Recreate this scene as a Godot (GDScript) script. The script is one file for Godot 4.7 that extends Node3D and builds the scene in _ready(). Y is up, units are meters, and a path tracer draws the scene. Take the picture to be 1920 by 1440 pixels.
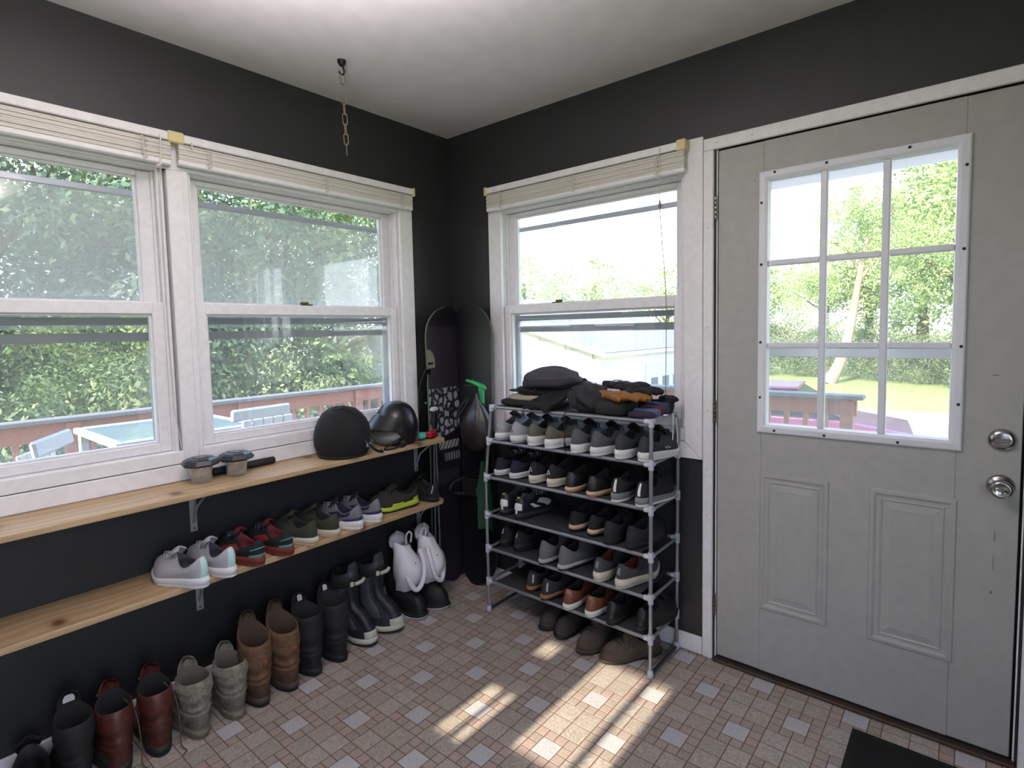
extends Node3D
# A mudroom: two windowed walls, pine shelves, a wire shoe rack, many shoes, a half-glazed door, and the yard outside.
# x runs along the wall with the door, z along the wall with the shelves; the corner of the room is at x = z = 0.

var used := {}
var rng := RandomNumberGenerator.new()
var mats := {}
var tex := {}
const CEIL := 2.43
const ROOM_X := 3.35
const ROOM_Z := 3.2

func _ready() -> void:
	rng.seed = 7
	# ---------- camera ----------
	var cam := Camera3D.new()
	cam.name = "camera"
	cam.position = Vector3(2.265, 1.366, 2.208)
	cam.rotation = Vector3(-0.0690, 0.6930, -0.0210)
	cam.set_frustum(0.05 * 1440.0 / 1038.64, Vector2(0, -0.05 * 28.64 / 1038.64), 0.05, 300.0)
	add_child(cam)
	cam.current = true
	# ---------- sky and exposure ----------
	var env := Environment.new()
	var sky_mat := ProceduralSkyMaterial.new()
	sky_mat.sky_top_color = Color(0.62, 0.74, 0.92)
	sky_mat.sky_horizon_color = Color(0.93, 0.95, 0.97)
	sky_mat.sky_curve = 0.25
	sky_mat.ground_bottom_color = Color(0.35, 0.36, 0.30)
	sky_mat.ground_horizon_color = Color(0.62, 0.64, 0.58)
	sky_mat.energy_multiplier = 5.5
	sky_mat.sun_angle_max = 1.0
	var sky := Sky.new()
	sky.sky_material = sky_mat
	env.background_mode = Environment.BG_SKY
	env.sky = sky
	env.tonemap_mode = Environment.TONE_MAPPER_LINEAR
	env.tonemap_exposure = 1.12
	env.sdfgi_enabled = true
	env.ssao_enabled = true
	env.ssil_enabled = true
	var we := WorldEnvironment.new()
	we.name = "world_environment"
	we.environment = env
	add_child(we)
	# ---------- sun: behind the camera, straight along the left wall, tan(elevation) = 0.5 ----------
	var sun := DirectionalLight3D.new()
	sun.name = "sun"
	sun.rotation = Vector3(-0.4636, 0, 0)
	sun.light_color = Color(1.0, 0.95, 0.86)
	sun.light_energy = 4.6
	sun.light_angular_distance = 0.6
	sun.shadow_enabled = true
	add_child(sun)

	make_textures()
	make_materials()
	build_shell()
	build_floor()
	build_windows()
	build_door()
	build_blinds()
	build_shelves()
	build_rack()
	build_rack_shoes()
	build_rack_pile()
	build_shelf_shoes()
	build_floor_boots()
	build_shelf_top()
	build_corner()
	build_ceiling_hook()
	build_lamp()
	build_mat()
	build_outside()

# ============================================================ naming and nodes
func numbered(called: String) -> String:
	if not used.has(called):
		used[called] = 0
		return called
	used[called] += 1
	return "%s_%03d" % [called, used[called]]

func thing(called: String, label: String, category: String, at := Vector3.ZERO, turn := 0.0, group := "") -> Node3D:
	var o := Node3D.new()
	o.name = numbered(called)
	add_child(o)
	o.position = at
	o.rotation.y = turn
	o.set_meta("label", label)
	o.set_meta("category", category)
	if group != "":
		o.set_meta("group", group)
	return o

func part(called: String, mesh: Mesh, m: Material, parent: Node, label := "") -> MeshInstance3D:
	var o := MeshInstance3D.new()
	o.name = called
	o.mesh = mesh
	o.material_override = m
	parent.add_child(o, true)
	if label != "":
		o.set_meta("label", label)
	return o

func tag(o: Node, label: String, category: String, group := "") -> void:
	o.set_meta("label", label)
	o.set_meta("category", category)
	if group != "":
		o.set_meta("group", group)

func structure(called: String, label: String, category: String, mesh: Mesh = null, m: Material = null) -> Node3D:
	var o: Node3D
	if mesh:
		var mi := MeshInstance3D.new()
		mi.mesh = mesh
		mi.material_override = m
		o = mi
	else:
		o = Node3D.new()
	o.name = numbered(called)
	add_child(o)
	o.set_meta("kind", "structure")
	o.set_meta("label", label)
	o.set_meta("category", category)
	return o

# ============================================================ materials
func noise_image(w: int, h: int, freq: float, octaves: int, lo: float, hi: float, sd: int, sx := 1.0, sy := 1.0) -> ImageTexture:
	var n := FastNoiseLite.new()
	n.seed = sd
	n.noise_type = FastNoiseLite.TYPE_SIMPLEX_SMOOTH
	n.frequency = 1.0
	n.fractal_type = FastNoiseLite.FRACTAL_FBM
	n.fractal_octaves = octaves
	var im := Image.create(w, h, false, Image.FORMAT_RGB8)
	for y in h:
		for x in w:
			# torus mapping so that the texture tiles
			var ax := TAU * x / w
			var ay := TAU * y / h
			var v := n.get_noise_3d(cos(ax) * freq * sx + cos(ay) * freq * sy * 0.7, sin(ax) * freq * sx, sin(ay) * freq * sy)
			var g: float = clamp(lerpf(lo, hi, 0.5 + 0.75 * v), 0.0, 1.0)
			im.set_pixel(x, y, Color(g, g, g))
	return ImageTexture.create_from_image(im)

func make_textures() -> void:
	tex.fabric = noise_image(192, 192, 14.0, 4, 0.62, 1.0, 3)
	tex.mottle = noise_image(192, 192, 5.0, 5, 0.78, 1.04, 11)
	tex.paint = noise_image(192, 192, 2.0, 4, 0.965, 1.01, 21)
	tex.leather = noise_image(192, 192, 4.0, 5, 0.6, 1.05, 5)
	tex.grass = noise_image(256, 256, 9.0, 5, 0.55, 1.1, 9)
	tex.wood = wood_image()
	tex.graphic = graphic_image()

func wood_image() -> ImageTexture:
	var n := FastNoiseLite.new()
	n.seed = 17
	n.frequency = 1.0
	n.fractal_octaves = 4
	n.fractal_type = FastNoiseLite.FRACTAL_FBM
	var w := 256
	var h := 1024
	var im := Image.create(w, h, false, Image.FORMAT_RGB8)
	# u (256) across the board, v (1024) along the grain; knots at a few places
	var knots := [Vector2(0.30, 0.915), Vector2(0.52, 0.90), Vector2(0.75, 0.905), Vector2(0.16, 0.665), Vector2(0.6, 0.38), Vector2(0.4, 0.15)]
	for y in h:
		for x in w:
			var p := Vector2(float(x) / w, float(y) / h)
			var warp := n.get_noise_2d(p.x * 2.0, p.y * 3.0) * 0.10
			var k := 0.0
			var dark := 0.0
			for q in knots:
				var d := Vector2((p.x - q.x) * 1.0, (p.y - q.y) * 9.0).length()
				warp += 0.05 * exp(-d * d * 14.0)
				k = max(k, exp(-pow(d * 15.0, 2.0)))
				dark = max(dark, 0.25 * exp(-pow(d * 7.0, 2.0)))
			var ring := 0.5 + 0.5 * sin((p.x + warp) * 42.0)
			var fine := n.get_noise_2d(p.x * 60.0, p.y * 5.0)
			var g := 0.86 + 0.10 * ring + 0.09 * fine - 0.35 * k - 0.22 * dark
			var c := Color(0.78, 0.66, 0.505) * g
			c = c.lerp(Color(0.40, 0.22, 0.11), clamp(k * 0.8 + dark * 0.4, 0.0, 0.9))
			im.set_pixel(x, y, c)
	return ImageTexture.create_from_image(im)

func graphic_image() -> ImageTexture:
	# print of the snowboard: plum upper field, a pale lace of scrolls below, a pale half moon and badges
	var n := FastNoiseLite.new()
	n.seed = 4
	n.frequency = 1.0
	n.noise_type = FastNoiseLite.TYPE_CELLULAR
	n.cellular_return_type = FastNoiseLite.RETURN_DISTANCE2_SUB
	var im := Image.create(128, 512, false, Image.FORMAT_RGB8)
	for y in 512:
		for x in 128:
			var u := x / 128.0
			var v := y / 512.0   # 0 at the tip, 1 at the tail
			var c := Color(0.12, 0.10, 0.13)
			if v > 0.07 and v < 0.30:
				c = Color(0.19, 0.165, 0.21)
			if v > 0.29 and v < 0.42 + 0.05 * (1.0 - abs(u - 0.4)):
				var q := n.get_noise_2d(u * 7.0, v * 30.0)
				c = Color(0.62, 0.63, 0.66) if q > -0.72 else Color(0.16, 0.15, 0.17)
			if Vector2((u - 0.05) * 0.25, v - 0.20).length() < 0.05 and v < 0.215:
				c = Color(0.55, 0.53, 0.46)
			if v > 0.485 and v < 0.515 and u > 0.3 and u < 0.9 and fmod(u * 9.0 + v * 30.0, 1.0) > 0.25:
				c = Color(0.62, 0.63, 0.60)
			if v > 0.53 and v < 0.56 and u > 0.45 and fmod(u * 13.0, 1.0) > 0.4:
				c = Color(0.55, 0.56, 0.56)
			if v > 0.59 and v < 0.64 and u > 0.25 and u < 0.9:
				c = Color(0.20, 0.20, 0.21)
			im.set_pixel(x, y, c)
	return ImageTexture.create_from_image(im)

func mat(c: Color, rough := 0.8, metal := 0.0, t := "", scale := 4.0) -> StandardMaterial3D:
	var m := StandardMaterial3D.new()
	m.albedo_color = c
	m.roughness = rough
	m.metallic = metal
	if t != "":
		m.albedo_texture = tex[t]
		m.uv1_triplanar = true
		m.uv1_scale = Vector3.ONE * scale
	return m

func col(key: String, c: Color, rough := 0.8, metal := 0.0, t := "", scale := 4.0) -> StandardMaterial3D:
	if not mats.has(key):
		mats[key] = mat(c, rough, metal, t, scale)
	return mats[key]

func rgb(r: int, g: int, b: int) -> Color:
	return Color(r / 255.0, g / 255.0, b / 255.0)

func world_tri(m: StandardMaterial3D) -> StandardMaterial3D:
	m.uv1_world_triplanar = true
	return m

func make_materials() -> void:
	mats.wall = world_tri(mat(rgb(46, 46, 48), 0.5, 0.0, "paint", 0.5))
	mats.ceiling = world_tri(mat(rgb(226, 222, 222), 0.95, 0.0, "paint", 0.7))
	mats.trim = world_tri(mat(rgb(237, 234, 236), 0.55, 0.0, "paint", 2.0))
	mats.sash = world_tri(mat(rgb(236, 233, 236), 0.5, 0.0, "paint", 2.5))
	mats.door = world_tri(mat(rgb(170, 169, 165), 0.55, 0.0, "paint", 1.6))
	mats.plastic_white = mat(rgb(226, 226, 234), 0.4)
	mats.vinyl = mat(rgb(214, 208, 202), 0.5)
	mats.cream = mat(rgb(214, 198, 150), 0.5)
	mats.alu = mat(rgb(168, 171, 182), 0.4, 0.5)
	mats.alu_dark = mat(rgb(124, 128, 134), 0.5, 0.3)
	mats.gap = mat(rgb(26, 22, 20), 0.9)
	mats.threshold = world_tri(mat(rgb(74, 54, 42), 0.6, 0.0, "leather", 6.0))
	mats.steel = mat(rgb(178, 176, 174), 0.22, 1.0)
	mats.brass = mat(rgb(110, 96, 72), 0.45, 0.8)
	mats.black = mat(rgb(20, 20, 22), 0.6)
	mats.screw = mat(rgb(30, 30, 34), 0.5)
	var wood := StandardMaterial3D.new()
	wood.albedo_texture = tex.wood
	wood.roughness = 0.5
	mats.wood = wood
	var g := StandardMaterial3D.new()
	g.transparency = BaseMaterial3D.TRANSPARENCY_ALPHA
	g.albedo_color = Color(0.93, 0.97, 0.97, 0.05)
	g.roughness = 0.03
	mats.glass = g
	var h := StandardMaterial3D.new()
	h.transparency = BaseMaterial3D.TRANSPARENCY_ALPHA
	h.albedo_color = Color(0.88, 0.91, 0.91, 0.30)
	h.roughness = 0.08
	mats.glass_dusty = h
	var h2 := h.duplicate()
	h2.albedo_color = Color(0.88, 0.90, 0.90, 0.12)
	mats.glass_film = h2
	var c := StandardMaterial3D.new()
	c.transparency = BaseMaterial3D.TRANSPARENCY_ALPHA
	c.albedo_color = Color(0.96, 0.95, 0.93, 0.13)
	c.roughness = 0.05
	mats.clear = c
	var aw := StandardMaterial3D.new()
	aw.albedo_color = rgb(236, 230, 238)
	aw.roughness = 0.6
	aw.backlight_enabled = true  # translucency added so the soffit over the door looks bright from below
	aw.backlight = Color(1.0, 0.97, 1.0)
	mats.soffit = aw

# ============================================================ mesh helpers
func begin() -> SurfaceTool:
	var st := SurfaceTool.new()
	st.begin(Mesh.PRIMITIVE_TRIANGLES)
	return st

func finish(st: SurfaceTool) -> ArrayMesh:
	st.generate_normals()
	return st.commit()

func tri(st: SurfaceTool, a: Vector3, b: Vector3, c: Vector3) -> void:
	st.add_vertex(a)
	st.add_vertex(b)
	st.add_vertex(c)

func quad(st: SurfaceTool, a: Vector3, b: Vector3, c: Vector3, d: Vector3) -> void:
	tri(st, a, b, c)
	tri(st, a, c, d)

# box with chamfered edges, between two corners
func box(st: SurfaceTool, lo: Vector3, hi: Vector3, bev := 0.0, basis := Basis.IDENTITY, origin := Vector3.ZERO) -> void:
	st.set_smooth_group(-1)
	var c := (lo + hi) * 0.5
	var h := (hi - lo).abs() * 0.5
	var b: float = min(bev, min(h.x, min(h.y, h.z)) * 0.9)
	var P := {}
	for sx in [-1, 1]:
		for sy in [-1, 1]:
			for sz in [-1, 1]:
				var s := Vector3(sx, sy, sz)
				var k := Vector3i(sx, sy, sz)
				P[[k, 0]] = origin + basis * (c + s * Vector3(h.x, h.y - b, h.z - b))
				P[[k, 1]] = origin + basis * (c + s * Vector3(h.x - b, h.y, h.z - b))
				P[[k, 2]] = origin + basis * (c + s * Vector3(h.x - b, h.y - b, h.z))
	var mid := origin + basis * c
	for ax in 3:
		var a1 := (ax + 1) % 3
		var a2 := (ax + 2) % 3
		for s in [-1, 1]:
			var ring := []
			for q in [[-1, -1], [1, -1], [1, 1], [-1, 1]]:
				var k := Vector3i.ZERO
				k[ax] = s
				k[a1] = q[0]
				k[a2] = q[1]
				ring.append(P[[k, ax]])
			oquad(st, ring[0], ring[1], ring[2], ring[3], mid)
	if b > 0.0:
		for ax in 3:
			var a1 := (ax + 1) % 3
			var a2 := (ax + 2) % 3
			for s1 in [-1, 1]:
				for s2 in [-1, 1]:
					var k0 := Vector3i.ZERO
					var k1 := Vector3i.ZERO
					k0[ax] = -1
					k1[ax] = 1
					k0[a1] = s1
					k1[a1] = s1
					k0[a2] = s2
					k1[a2] = s2
					oquad(st, P[[k0, a1]], P[[k1, a1]], P[[k1, a2]], P[[k0, a2]], mid)
		for sx in [-1, 1]:
			for sy in [-1, 1]:
				for sz in [-1, 1]:
					var k := Vector3i(sx, sy, sz)
					otri(st, P[[k, 0]], P[[k, 1]], P[[k, 2]], mid)

func otri(st: SurfaceTool, a: Vector3, b: Vector3, c: Vector3, mid: Vector3) -> void:
	if (b - a).cross(c - a).dot((a + b + c) / 3.0 - mid) > 0.0:
		tri(st, a, c, b)
	else:
		tri(st, a, b, c)

func oquad(st: SurfaceTool, a: Vector3, b: Vector3, c: Vector3, d: Vector3, mid: Vector3) -> void:
	otri(st, a, b, c, mid)
	otri(st, a, c, d, mid)

func box_mesh(lo: Vector3, hi: Vector3, bev := 0.0) -> ArrayMesh:
	var st := begin()
	box(st, lo, hi, bev)
	return finish(st)

# box between corners, laid on a tilted plane
func obox(center: Vector3, size: Vector3, bev := 0.0, basis := Basis.IDENTITY) -> ArrayMesh:
	var st := begin()
	box(st, -size * 0.5, size * 0.5, bev, basis, center)
	return finish(st)

# rows of points joined into a surface; rows are closed loops if closed
func skin(st: SurfaceTool, rows: Array, closed := true, smooth := 0) -> void:
	st.set_smooth_group(smooth)
	for j in rows.size() - 1:
		var r0: PackedVector3Array = rows[j]
		var r1: PackedVector3Array = rows[j + 1]
		var n := r0.size()
		for i in (n if closed else n - 1):
			var k := (i + 1) % n
			quad(st, r0[i], r0[k], r1[k], r1[i])

func cap(st: SurfaceTool, row: PackedVector3Array, flip := false, smooth := -1) -> void:
	st.set_smooth_group(smooth)
	var c := Vector3.ZERO
	for p in row:
		c += p
	c /= row.size()
	for i in row.size():
		var k := (i + 1) % row.size()
		if flip:
			tri(st, c, row[k], row[i])
		else:
			tri(st, c, row[i], row[k])

func tube(st: SurfaceTool, path: Array, r, sides := 8, closed := false) -> void:
	var rows := []
	var n := path.size()
	var side := Vector3.UP
	for i in n:
		var d: Vector3
		if closed:
			d = (path[(i + 1) % n] - path[(i - 1 + n) % n]).normalized()
		else:
			d = (path[min(i + 1, n - 1)] - path[max(i - 1, 0)]).normalized()
		if i == 0:
			side = d.cross(Vector3.UP) if abs(d.y) < 0.9 else d.cross(Vector3.RIGHT)
		side = (side - d * side.dot(d)).normalized()
		var up := side.cross(d)
		var rr: float = r[i] if r is Array else r
		var row := PackedVector3Array()
		for k in sides:
			var a := TAU * k / sides
			row.append(path[i] + (side * cos(a) + up * sin(a)) * rr)
		rows.append(row)
	if closed:
		rows.append(rows[0])
	skin(st, rows, true, 0)
	if not closed:
		cap(st, rows[0], true)
		cap(st, rows[n - 1])

func tube_mesh(path: Array, r, sides := 8, closed := false) -> ArrayMesh:
	var st := begin()
	tube(st, path, r, sides, closed)
	return finish(st)

# profile of Vector2(radius, height) turned about the y axis, then carried by basis and origin
func lathe(st: SurfaceTool, prof: Array, sides := 24, basis := Basis.IDENTITY, origin := Vector3.ZERO, smooth := 0) -> void:
	var rows := []
	for p in prof:
		var row := PackedVector3Array()
		for k in sides:
			var a := TAU * k / sides
			row.append(origin + basis * Vector3(cos(a) * p.x, p.y, sin(a) * p.x))
		rows.append(row)
	skin(st, rows, true, smooth)
	if prof[0].x > 0.0005:
		cap(st, rows[0], true)
	if prof[-1].x > 0.0005:
		cap(st, rows[-1])

func lathe_mesh(prof: Array, sides := 24, basis := Basis.IDENTITY, origin := Vector3.ZERO, smooth := 0) -> ArrayMesh:
	var st := begin()
	lathe(st, prof, sides, basis, origin, smooth)
	return finish(st)

# flat outline (in the plane ex, ey) pushed along ez, with a small chamfer
func slab(st: SurfaceTool, outline: PackedVector2Array, depth: float, basis := Basis.IDENTITY, origin := Vector3.ZERO, bev := 0.0) -> void:
	var idx := Geometry2D.triangulate_polygon(outline)
	var c := Vector2.ZERO
	for p in outline:
		c += p
	c /= outline.size()
	var rows := []
	var levels := [[bev, 0.0], [0.0, bev], [0.0, depth - bev], [bev, depth]] if bev > 0.0 else [[0.0, 0.0], [0.0, depth]]
	for lv in levels:
		var row := PackedVector3Array()
		for p in outline:
			var q: Vector2 = p - (p - c).normalized() * lv[0]
			row.append(origin + basis * Vector3(q.x, q.y, lv[1]))
		rows.append(row)
	skin(st, rows, true, -1)
	st.set_smooth_group(-1)
	var a: PackedVector3Array = rows[0]
	var b: PackedVector3Array = rows[-1]
	for i in range(0, idx.size(), 3):
		tri(st, a[idx[i]], a[idx[i + 2]], a[idx[i + 1]])
		tri(st, b[idx[i]], b[idx[i + 1]], b[idx[i + 2]])

# lumpy ellipsoid, optionally flattened below; e < 1 makes it boxier
func blob(st: SurfaceTool, center: Vector3, radii: Vector3, amp := 0.0, freq := 20.0, sd := 1, basis := Basis.IDENTITY, floor_y := -9.0, lat := 14, lon := 24, e := 1.0) -> void:
	var n := FastNoiseLite.new()
	n.seed = sd
	n.frequency = 1.0
	n.fractal_octaves = 3
	var rows := []
	for j in lat + 1:
		var th := PI * (lat - j) / lat
		var row := PackedVector3Array()
		for i in lon:
			var ph := TAU * i / lon
			var d := Vector3(sin(th) * cos(ph), cos(th), sin(th) * sin(ph))
			var q := Vector3(sign(d.x) * pow(abs(d.x), e), sign(d.y) * pow(abs(d.y), e), sign(d.z) * pow(abs(d.z), e))
			var w := 1.0 + amp * n.get_noise_3d(d.x * freq * 0.1 + sd, d.y * freq * 0.1, d.z * freq * 0.1)
			var p := center + basis * (q * radii * w)
			p.y = max(p.y, floor_y)
			row.append(p)
		rows.append(row)
	skin(st, rows, true, 0)

func blob_mesh(center: Vector3, radii: Vector3, amp := 0.0, freq := 20.0, sd := 1, basis := Basis.IDENTITY, floor_y := -9.0, lat := 14, lon := 24, e := 1.0) -> ArrayMesh:
	var st := begin()
	blob(st, center, radii, amp, freq, sd, basis, floor_y, lat, lon, e)
	return finish(st)

func curve(pts: Array, n: int, closed := false) -> Array:
	# Catmull-Rom through the points
	var out := []
	var m := pts.size()
	var segs := m if closed else m - 1
	for s in segs:
		var p0: Vector3 = pts[(s - 1 + m) % m] if closed or s > 0 else pts[0]
		var p1: Vector3 = pts[s]
		var p2: Vector3 = pts[(s + 1) % m]
		var p3: Vector3 = pts[(s + 2) % m] if closed or s + 2 < m else pts[m - 1]
		for k in n:
			var t := float(k) / n
			out.append(p1.cubic_interpolate(p2, p0, p3, t))
	if not closed:
		out.append(pts[m - 1])
	return out

# ============================================================ the room
# wall-side boxes: u along the wall, d out from it into the room
func wbox(st: SurfaceTool, left: bool, u0: float, u1: float, y0: float, y1: float, d0: float, d1: float, bev := 0.0) -> void:
	if left:
		box(st, Vector3(d0, y0, u0), Vector3(d1, y1, u1), bev)
	else:
		box(st, Vector3(u0, y0, d0), Vector3(u1, y1, d1), bev)

func wmesh(left: bool, u0: float, u1: float, y0: float, y1: float, d0: float, d1: float, bev := 0.0) -> ArrayMesh:
	var st := begin()
	wbox(st, left, u0, u1, y0, y1, d0, d1, bev)
	return finish(st)

func wpt(left: bool, u: float, y: float, d: float) -> Vector3:
	return Vector3(d, y, u) if left else Vector3(u, y, d)

# a wall from boxes around its openings [u0, u1, y0, y1]
func wall_mesh(left: bool, u_lo: float, u_hi: float, y_hi: float, d0: float, d1: float, holes: Array) -> ArrayMesh:
	var st := begin()
	var u := u_lo
	for h in holes:
		if h[0] > u:
			wbox(st, left, u, h[0], -0.02, y_hi, d0, d1)
		if h[2] > 0.0:
			wbox(st, left, h[0], h[1], -0.02, h[2], d0, d1)
		wbox(st, left, h[0], h[1], h[3], y_hi, d0, d1)
		u = h[1]
	wbox(st, left, u, u_hi, -0.02, y_hi, d0, d1)
	return finish(st)

func build_shell() -> void:
	var top := CEIL + 0.02
	structure("wall_left", "dark grey painted wall with the two windows above the pine shelves", "wall",
		wall_mesh(true, -0.14, ROOM_Z + 0.14, top, -0.14, 0.0, [[0.359, 2.42, 0.93, 1.985]]), mats.wall)
	structure("wall_right", "dark grey painted wall with the single window and the door", "wall",
		wall_mesh(false, 0.0, ROOM_X + 0.14, top, -0.14, 0.0, [[0.358, 1.362, 0.93, 1.985], [1.484, 2.401, 0.0, 2.055]]), mats.wall)
	structure("wall_side", "dark grey painted wall with an added tall window facing the shelves", "wall",
		wall_mesh(true, -0.14, ROOM_Z + 0.14, top, ROOM_X, ROOM_X + 0.14, [[1.62, 3.1, 0.35, 2.25]]), mats.wall)
	structure("wall_back", "dark grey painted wall with an added small window and added glazed door", "wall",
		wall_mesh(false, 0.0, ROOM_X, top, ROOM_Z, ROOM_Z + 0.14, [[0.84, 1.47, 1.08, 1.52], [2.48, 3.22, 0.0, 2.05]]), mats.wall)
	structure("ceiling", "flat white painted ceiling", "ceiling",
		box_mesh(Vector3(0.0, CEIL, 0.0), Vector3(ROOM_X, CEIL + 0.12, ROOM_Z)), mats.ceiling)
	structure("roof", "flat roof slab with a white eave over the room", "roof",
		box_mesh(Vector3(-0.75, CEIL + 0.125, -0.85), Vector3(ROOM_X + 0.6, CEIL + 0.32, ROOM_Z + 0.3), 0.01), mats.trim)
	# soffit above the door outside, made translucent so its underside shows bright
	structure("soffit", "thin white soffit above the door outside, made translucent to look bright", "soffit",
		box_mesh(Vector3(1.18, 2.04, -0.82), Vector3(2.75, 2.075, -0.145), 0.006), mats.soffit)
	structure("baseboard_left", "white baseboard under the pine shelves", "baseboard",
		box_mesh(Vector3(0.0005, 0.0, 0.016), Vector3(0.014, 0.084, ROOM_Z), 0.003), mats.trim)
	structure("baseboard_right", "white baseboard behind the shoe rack", "baseboard",
		box_mesh(Vector3(0.0005, 0.0, 0.0005), Vector3(1.436, 0.074, 0.014), 0.003), mats.trim)
	build_added_openings()

# unseen openings added behind the camera to brighten the room with daylight
func build_added_openings() -> void:
	for w in [[1.62, 3.1]]:
		var n := structure("window_5", "added white framed window facing the shelves, for fill light", "window")  # unseen window added as soft light for the shelf wall
		var x0 := ROOM_X + 0.03
		var st := begin()
		wbox(st, true, w[0], w[0] + 0.06, 0.35, 2.25, x0, x0 + 0.06, 0.004)
		wbox(st, true, w[1] - 0.06, w[1], 0.35, 2.25, x0, x0 + 0.06, 0.004)
		wbox(st, true, w[0] + 0.06, w[1] - 0.06, 0.35, 0.41, x0, x0 + 0.06, 0.004)
		wbox(st, true, w[0] + 0.06, w[1] - 0.06, 2.19, 2.25, x0, x0 + 0.06, 0.004)
		wbox(st, true, w[0] + 0.06, w[1] - 0.06, 1.28, 1.33, x0, x0 + 0.06, 0.004)
		part("frame", finish(st), mats.sash, n)
		part("pane", wmesh(true, w[0] + 0.06, w[1] - 0.06, 0.41, 1.28, x0 + 0.03, x0 + 0.033), mats.glass, n)
		part("pane", wmesh(true, w[0] + 0.06, w[1] - 0.06, 1.33, 2.19, x0 + 0.03, x0 + 0.033), mats.glass, n)
	var n2 := structure("door_3", "added white glazed door in the unseen wall behind, for fill light", "door")  # unseen door added, its glass lets in fill light
	var st2 := begin()
	var z0 := ROOM_Z + 0.05
	wbox(st2, false, 2.48, 2.57, 0.0, 2.05, z0, z0 + 0.05, 0.004)
	wbox(st2, false, 3.13, 3.22, 0.0, 2.05, z0, z0 + 0.05, 0.004)
	wbox(st2, false, 2.57, 3.13, 0.0, 1.45, z0, z0 + 0.05, 0.004)
	wbox(st2, false, 2.57, 3.13, 1.95, 2.05, z0, z0 + 0.05, 0.004)
	part("frame", finish(st2), mats.sash, n2)
	part("pane", wmesh(false, 2.57, 3.13, 1.45, 1.95, z0 + 0.02, z0 + 0.024), mats.glass, n2)
	# added window, its panes shaped to cast the sun patches on the floor
	var n3 := structure("window_4", "added small white window behind, narrow panes shaped to cast the sun patches", "window")
	var st3 := begin()
	var za := ROOM_Z + 0.005
	var zb := ROOM_Z + 0.04
	wbox(st3, false, 0.84, 0.872, 1.08, 1.52, za, zb, 0.002)
	wbox(st3, false, 0.99, 1.135, 1.08, 1.52, za, zb, 0.002)
	wbox(st3, false, 1.432, 1.47, 1.08, 1.52, za, zb, 0.002)
	wbox(st3, false, 0.872, 0.99, 1.08, 1.112, za, zb, 0.002)
	wbox(st3, false, 0.872, 0.99, 1.272, 1.392, za, zb, 0.002)
	wbox(st3, false, 0.872, 0.99, 1.458, 1.52, za, zb, 0.002)
	wbox(st3, false, 0.931, 0.955, 1.112, 1.272, za, zb, 0.002)
	wbox(st3, false, 0.945, 0.99, 1.392, 1.458, za, zb, 0.002)
	wbox(st3, false, 1.135, 1.432, 1.08, 1.158, za, zb, 0.002)
	wbox(st3, false, 1.135, 1.432, 1.468, 1.52, za, zb, 0.002)
	wbox(st3, false, 1.328, 1.358, 1.158, 1.468, za, zb, 0.002)
	part("frame", finish(st3), mats.sash, n3)
	part("pane", wmesh(false, 0.872, 0.99, 1.112, 1.458, zb - 0.02, zb - 0.017), mats.glass, n3)
	part("pane", wmesh(false, 1.135, 1.432, 1.158, 1.468, zb - 0.02, zb - 0.017), mats.glass, n3)

func px(p: Vector3) -> Vector3:
	# where a point falls in the 1920 x 1440 picture, and its depth
	var b := Basis.from_euler(Vector3(-0.0690, 0.6930, -0.0210))
	var v := b.inverse() * (p - Vector3(2.265, 1.366, 2.208))
	return Vector3(960.0 + 1038.64 * v.x / -v.z, 691.36 - 1038.64 * v.y / -v.z, -v.z)

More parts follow.
